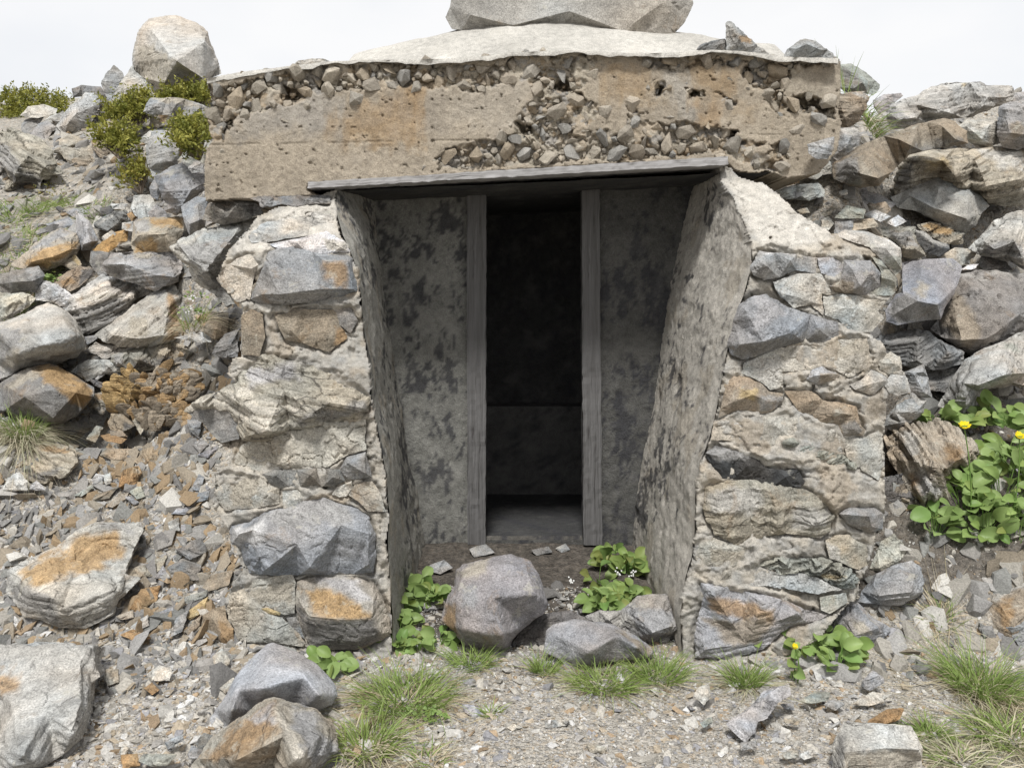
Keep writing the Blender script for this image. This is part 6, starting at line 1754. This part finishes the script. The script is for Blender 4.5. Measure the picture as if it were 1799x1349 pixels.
leafy('round leaved plant inside the passage behind the left wing wall', [(710, 1050, 2, .07), (765, 1062, 2, .07), (735, 1040, 1, .07), (700, 1080, 1.4, .05)], 74, .068, Y=None, height=.06)
leafy('bright rosettes of round leaves at the left wing wall corner', [(705, 1105, 2, .05), (700, 1145, 2, .05), (770, 1135, 1.6, .05), (735, 1150, 1, .05), (700, 1120, 1, .05)], 74, .058, height=.06)
leafy('shaded round leaved plant with white flowers in the passage', [(1075, 1000, 2, .07), (1105, 1010, 2, .06), (1050, 1030, 1, .05)], 44, .078, height=.09, dark=.75, white=[(1085, 1004, 3.9), (1111, 1006, 3.9), (1003, 1020, 3.85)])  # leaf colour darkened to paint in the shade of the passage
leafy('pale green rosette before the right passage wall', [(1060, 1068, 2, .06), (1095, 1060, 2, .06), (1110, 1050, 1, .05)], 46, .072, height=.05)
leafy('small leafy sprig between the rounded boulder and the left wall', [(585, 1182, 3, .05), (560, 1178, 1, .03)], 16, .07, height=.055)
leafy('leafy plant with a closed yellow bud at the foot of the right wing wall', [(1420, 1150, 2, .06), (1450, 1140, 2, .05), (1470, 1175, 2, .06), (1325, 1140, 1, .04), (1395, 1195, 1, .02), (1500, 1160, 1, .05)], 42, .068, height=.085,
      flower=[(1396, 1137, 3.2, 1400, 1205, .017, True)])
leafy('tall broad leaved plant with yellow flowers on the right slope', [(1760, 890, 3, .16), (1790, 830, 3, .15), (1700, 900, 1.4, .10), (1730, 940, 1.2, .08), (1640, 950, .8, .06), (1785, 950, 1.5, .1), (1770, 800, 2, .12)], 150, .085, height=.13,
      flower=[(1693, 750, 3.85, 1706, 900, .030, False), (1790, 768, 3.8, 1780, 900, .026, False)])
leafy('broad leaves growing from the foot of the large pale boulder', [(1740, 735, 3, .09), (1650, 735, 1.6, .06), (1775, 740, 1.6, .07), (1690, 735, .8, .06)], 40, .095, height=.10, Y=None)
leafy('small moss-green sprout under the large tuft by the left wall', [(735, 1258, 2, .06), (765, 1268, 1, .04)], 60, .018, height=.02, cat='plant', stemmy=False)
leafy('green sprig below the orange-banded boulder', [(98, 482, 2, .06), (85, 488, 1, .05)], 70, .026, height=.05, stemmy=False)
leafy('small flowering herb in the dark gap by the left wing wall', [(335, 555, 2, .06), (345, 530, 1, .05)], 34, .018, height=.05, Y=4.5, stemmy=False, dark=.9, white=[(332, 545, 4.42), (336, 525, 4.42)])


# low juniper mats
def shrub(label, outline, n, Y=None, cat='shrub', dull=1.0, depth=.35, leaf=.032):
    poly = np.array(pts('P', outline))[:, :2]
    n = int(n * 1.25)
    rg = np.random.default_rng(int(poly.sum()))
    x0, y0 = poly.min(0); x1, y1 = poly.max(0)
    if Y is None: Y = hit((x0 + x1) / 2, y1 - 2)[1]
    c0 = at((x0 + x1) / 2, y1, Y)
    root = empty('low_shrub', c0)
    tag(root, label, cat, 'low green shrubs on the left slope')
    # clumps of shoots scattered through the volume, leaf sized faces on each shoot
    V, Fq, Cc, TV, TF = [], [], [], [], []
    nb = nt = 0
    k = 0
    cl = []
    while len(cl) < max(6, n // 40):
        x, y = rg.uniform(x0, x1), rg.uniform(y0, y1)
        if polydist(poly, [x], [y])[0] > 4:
            d = (y1 - y) / (y1 - y0)
            cl.append((x, y, Y + depth * (d * 1.0) + rg.uniform(-.06, .10), rg.uniform(.7, 1.3)))
    for x, y, yy, sh in cl:
        c = at(x, y, yy)
        for s in range(max(4, int(n / len(cl) / 9))):
            d = np.array([rg.normal() * .8, rg.normal() * .6 - .35, rg.uniform(.15, 1.1)]); d /= np.linalg.norm(d)
            L = rg.uniform(.04, .085) * (1.6 if rg.random() < .2 else 1)
            p0 = c + rg.normal(size=3) * .03 + np.array([0, 0, -.03])
            for q in range(9):
                p = p0 + d * L * (q / 8)
                o = np.cross(d, rg.normal(size=3)); o /= np.linalg.norm(o)
                dd = d * .7 + o; dd /= np.linalg.norm(dd)
                w = np.cross(dd, rg.normal(size=3)); w /= np.linalg.norm(w)
                l = leaf * rg.uniform(.6, 1.2)
                V += [p, p + dd * l * .5 + w * l * .22, p + dd * l, p + dd * l * .5 - w * l * .22]
                Fq.append([nb, nb + 1, nb + 2, nb + 3]); nb += 4
                t = sh * rg.uniform(.65, 1.3) * (.6 + .75 * q / 8)
                Cc += [(t * dull, t, t * .9)] * 4
        if not TV:
            r0 = c0 + np.array([0, .12, -.05]); TV += [r0 - [.008, 0, 0], r0 + [.008, 0, 0], r0 + [0, .008, 0]]; nt = 3
        bq = c + np.array([0, .03, -.05])
        TV += [bq - [.002, 0, 0], bq + [.002, 0, 0], bq + [0, .002, 0]]
        TF += [[0, 1, nt + 1, nt], [1, 2, nt + 2, nt + 1], [2, 0, nt, nt + 2]]; nt += 3
    link('foliage', mesh_np('foliage', np.array(V), np.array(Fq), True, np.array(Cc)), M_SHRUB, root, c0)
    link('branch', mesh_np('branch', np.array(TV), np.array(TF), True, np.ones((len(TV), 3))), M_TWIG, root, c0)


shrub('wide green shrub mat on the skyline at the far left', "-30,168 0,158 60,155 110,162 128,178 120,200 60,198 20,215 -30,200", 5200, Y=8.3, depth=.5, leaf=.032)
shrub('rounded green shrub in front of the tall pale boulder', "180,196 205,172 250,156 274,164 266,196 240,204 205,210 184,206", 2800, Y=6.6, leaf=.032)
shrub('low green shrub sloping below the rounded one', "148,238 170,226 215,216 240,220 236,236 244,246 240,260 212,262 200,246 165,242", 2000, Y=6.1, leaf=.032)
shrub('yellowish shrub strip along the foot of the tall boulder', "268,166 300,156 330,150 370,152 372,176 340,172 300,172 275,175", 2400, Y=6.6, leaf=.032)
shrub('yellow-green shrub touching the left end of the roof slab', "308,222 335,205 365,196 366,240 350,250 325,262 308,250", 2400, Y=5.3, leaf=.03)
shrub('dull thin bush beside the rounded grey rock', "205,315 235,275 262,265 262,300 245,325 215,322", 900, Y=6.0, dull=1.15, leaf=.03)
shrub('dull brownish heather under the striped brown boulder', "68,335 95,320 120,335 110,352 75,352", 700, Y=6.4, dull=1.4, leaf=.02)
# ------------------------------------------------------------------ light
SKYV = 7.3
world = bpy.data.worlds.new('World'); scene.world = world
world.use_nodes = True
wt = world.node_tree
bg = wt.nodes['Background']
sky = wt.nodes.new('ShaderNodeTexSky'); sky.sky_type = 'NISHITA'; sky.sun_disc = False
SUN = Vector((-0.06, -0.52, 0.84)).normalized()
el = math.asin(SUN.z); azi = math.atan2(SUN.x, SUN.y)
sky.sun_elevation = el; sky.sun_rotation = azi
tc = wt.nodes.new('ShaderNodeTexCoord')
nz = wt.nodes.new('ShaderNodeTexNoise'); nz.inputs['Scale'].default_value = 2.6; nz.inputs['Detail'].default_value = 6
mp = wt.nodes.new('ShaderNodeMapping'); mp.inputs['Scale'].default_value = (1, 1, 2.5)
wt.links.new(tc.outputs['Generated'], mp.inputs['Vector']); wt.links.new(mp.outputs['Vector'], nz.inputs['Vector'])
rp = wt.nodes.new('ShaderNodeValToRGB')
rp.color_ramp.elements[0].position = 0.30; rp.color_ramp.elements[0].color = (0.86,) * 3 + (1,)
rp.color_ramp.elements[1].position = 0.55; rp.color_ramp.elements[1].color = (0.985,) * 3 + (1,)
wt.links.new(nz.outputs['Fac'], rp.inputs['Fac'])
mx = wt.nodes.new('ShaderNodeMix'); mx.data_type = 'RGBA'
wt.links.new(rp.outputs['Color'], mx.inputs[0]); wt.links.new(sky.outputs['Color'], mx.inputs[6])
n2 = wt.nodes.new('ShaderNodeTexNoise'); n2.inputs['Scale'].default_value = 1.7; n2.inputs['Detail'].default_value = 5
wt.links.new(mp.outputs['Vector'], n2.inputs['Vector'])
r2 = wt.nodes.new('ShaderNodeValToRGB')
r2.color_ramp.elements[0].position = 0.35; r2.color_ramp.elements[0].color = (SKYV * .90, SKYV * .91, SKYV * .935, 1)
r2.color_ramp.elements[1].position = 0.58; r2.color_ramp.elements[1].color = (SKYV, SKYV * 1.003, SKYV * 1.012, 1)
wt.links.new(n2.outputs['Fac'], r2.inputs['Fac']); wt.links.new(r2.outputs['Color'], mx.inputs[7])
wt.links.new(mx.outputs[2], bg.inputs['Color'])
bg.inputs['Strength'].default_value = 0.1
sl = bpy.data.lights.new('sun', 'SUN'); sl.energy = 3.0; sl.angle = math.radians(10); sl.color = (1.0, 0.985, 0.955)
so = bpy.data.objects.new('sun', sl); COL.objects.link(so)
so.rotation_euler = (-SUN).to_track_quat('-Z', 'Y').to_euler()
so.location = (-4, -6, 9)
vs = scene.view_settings
vs.view_transform = 'Standard'; vs.look = 'None'; vs.exposure = 0.42; vs.gamma = 1.0; vs.use_curve_mapping = False
scene.cycles.max_bounces = 6
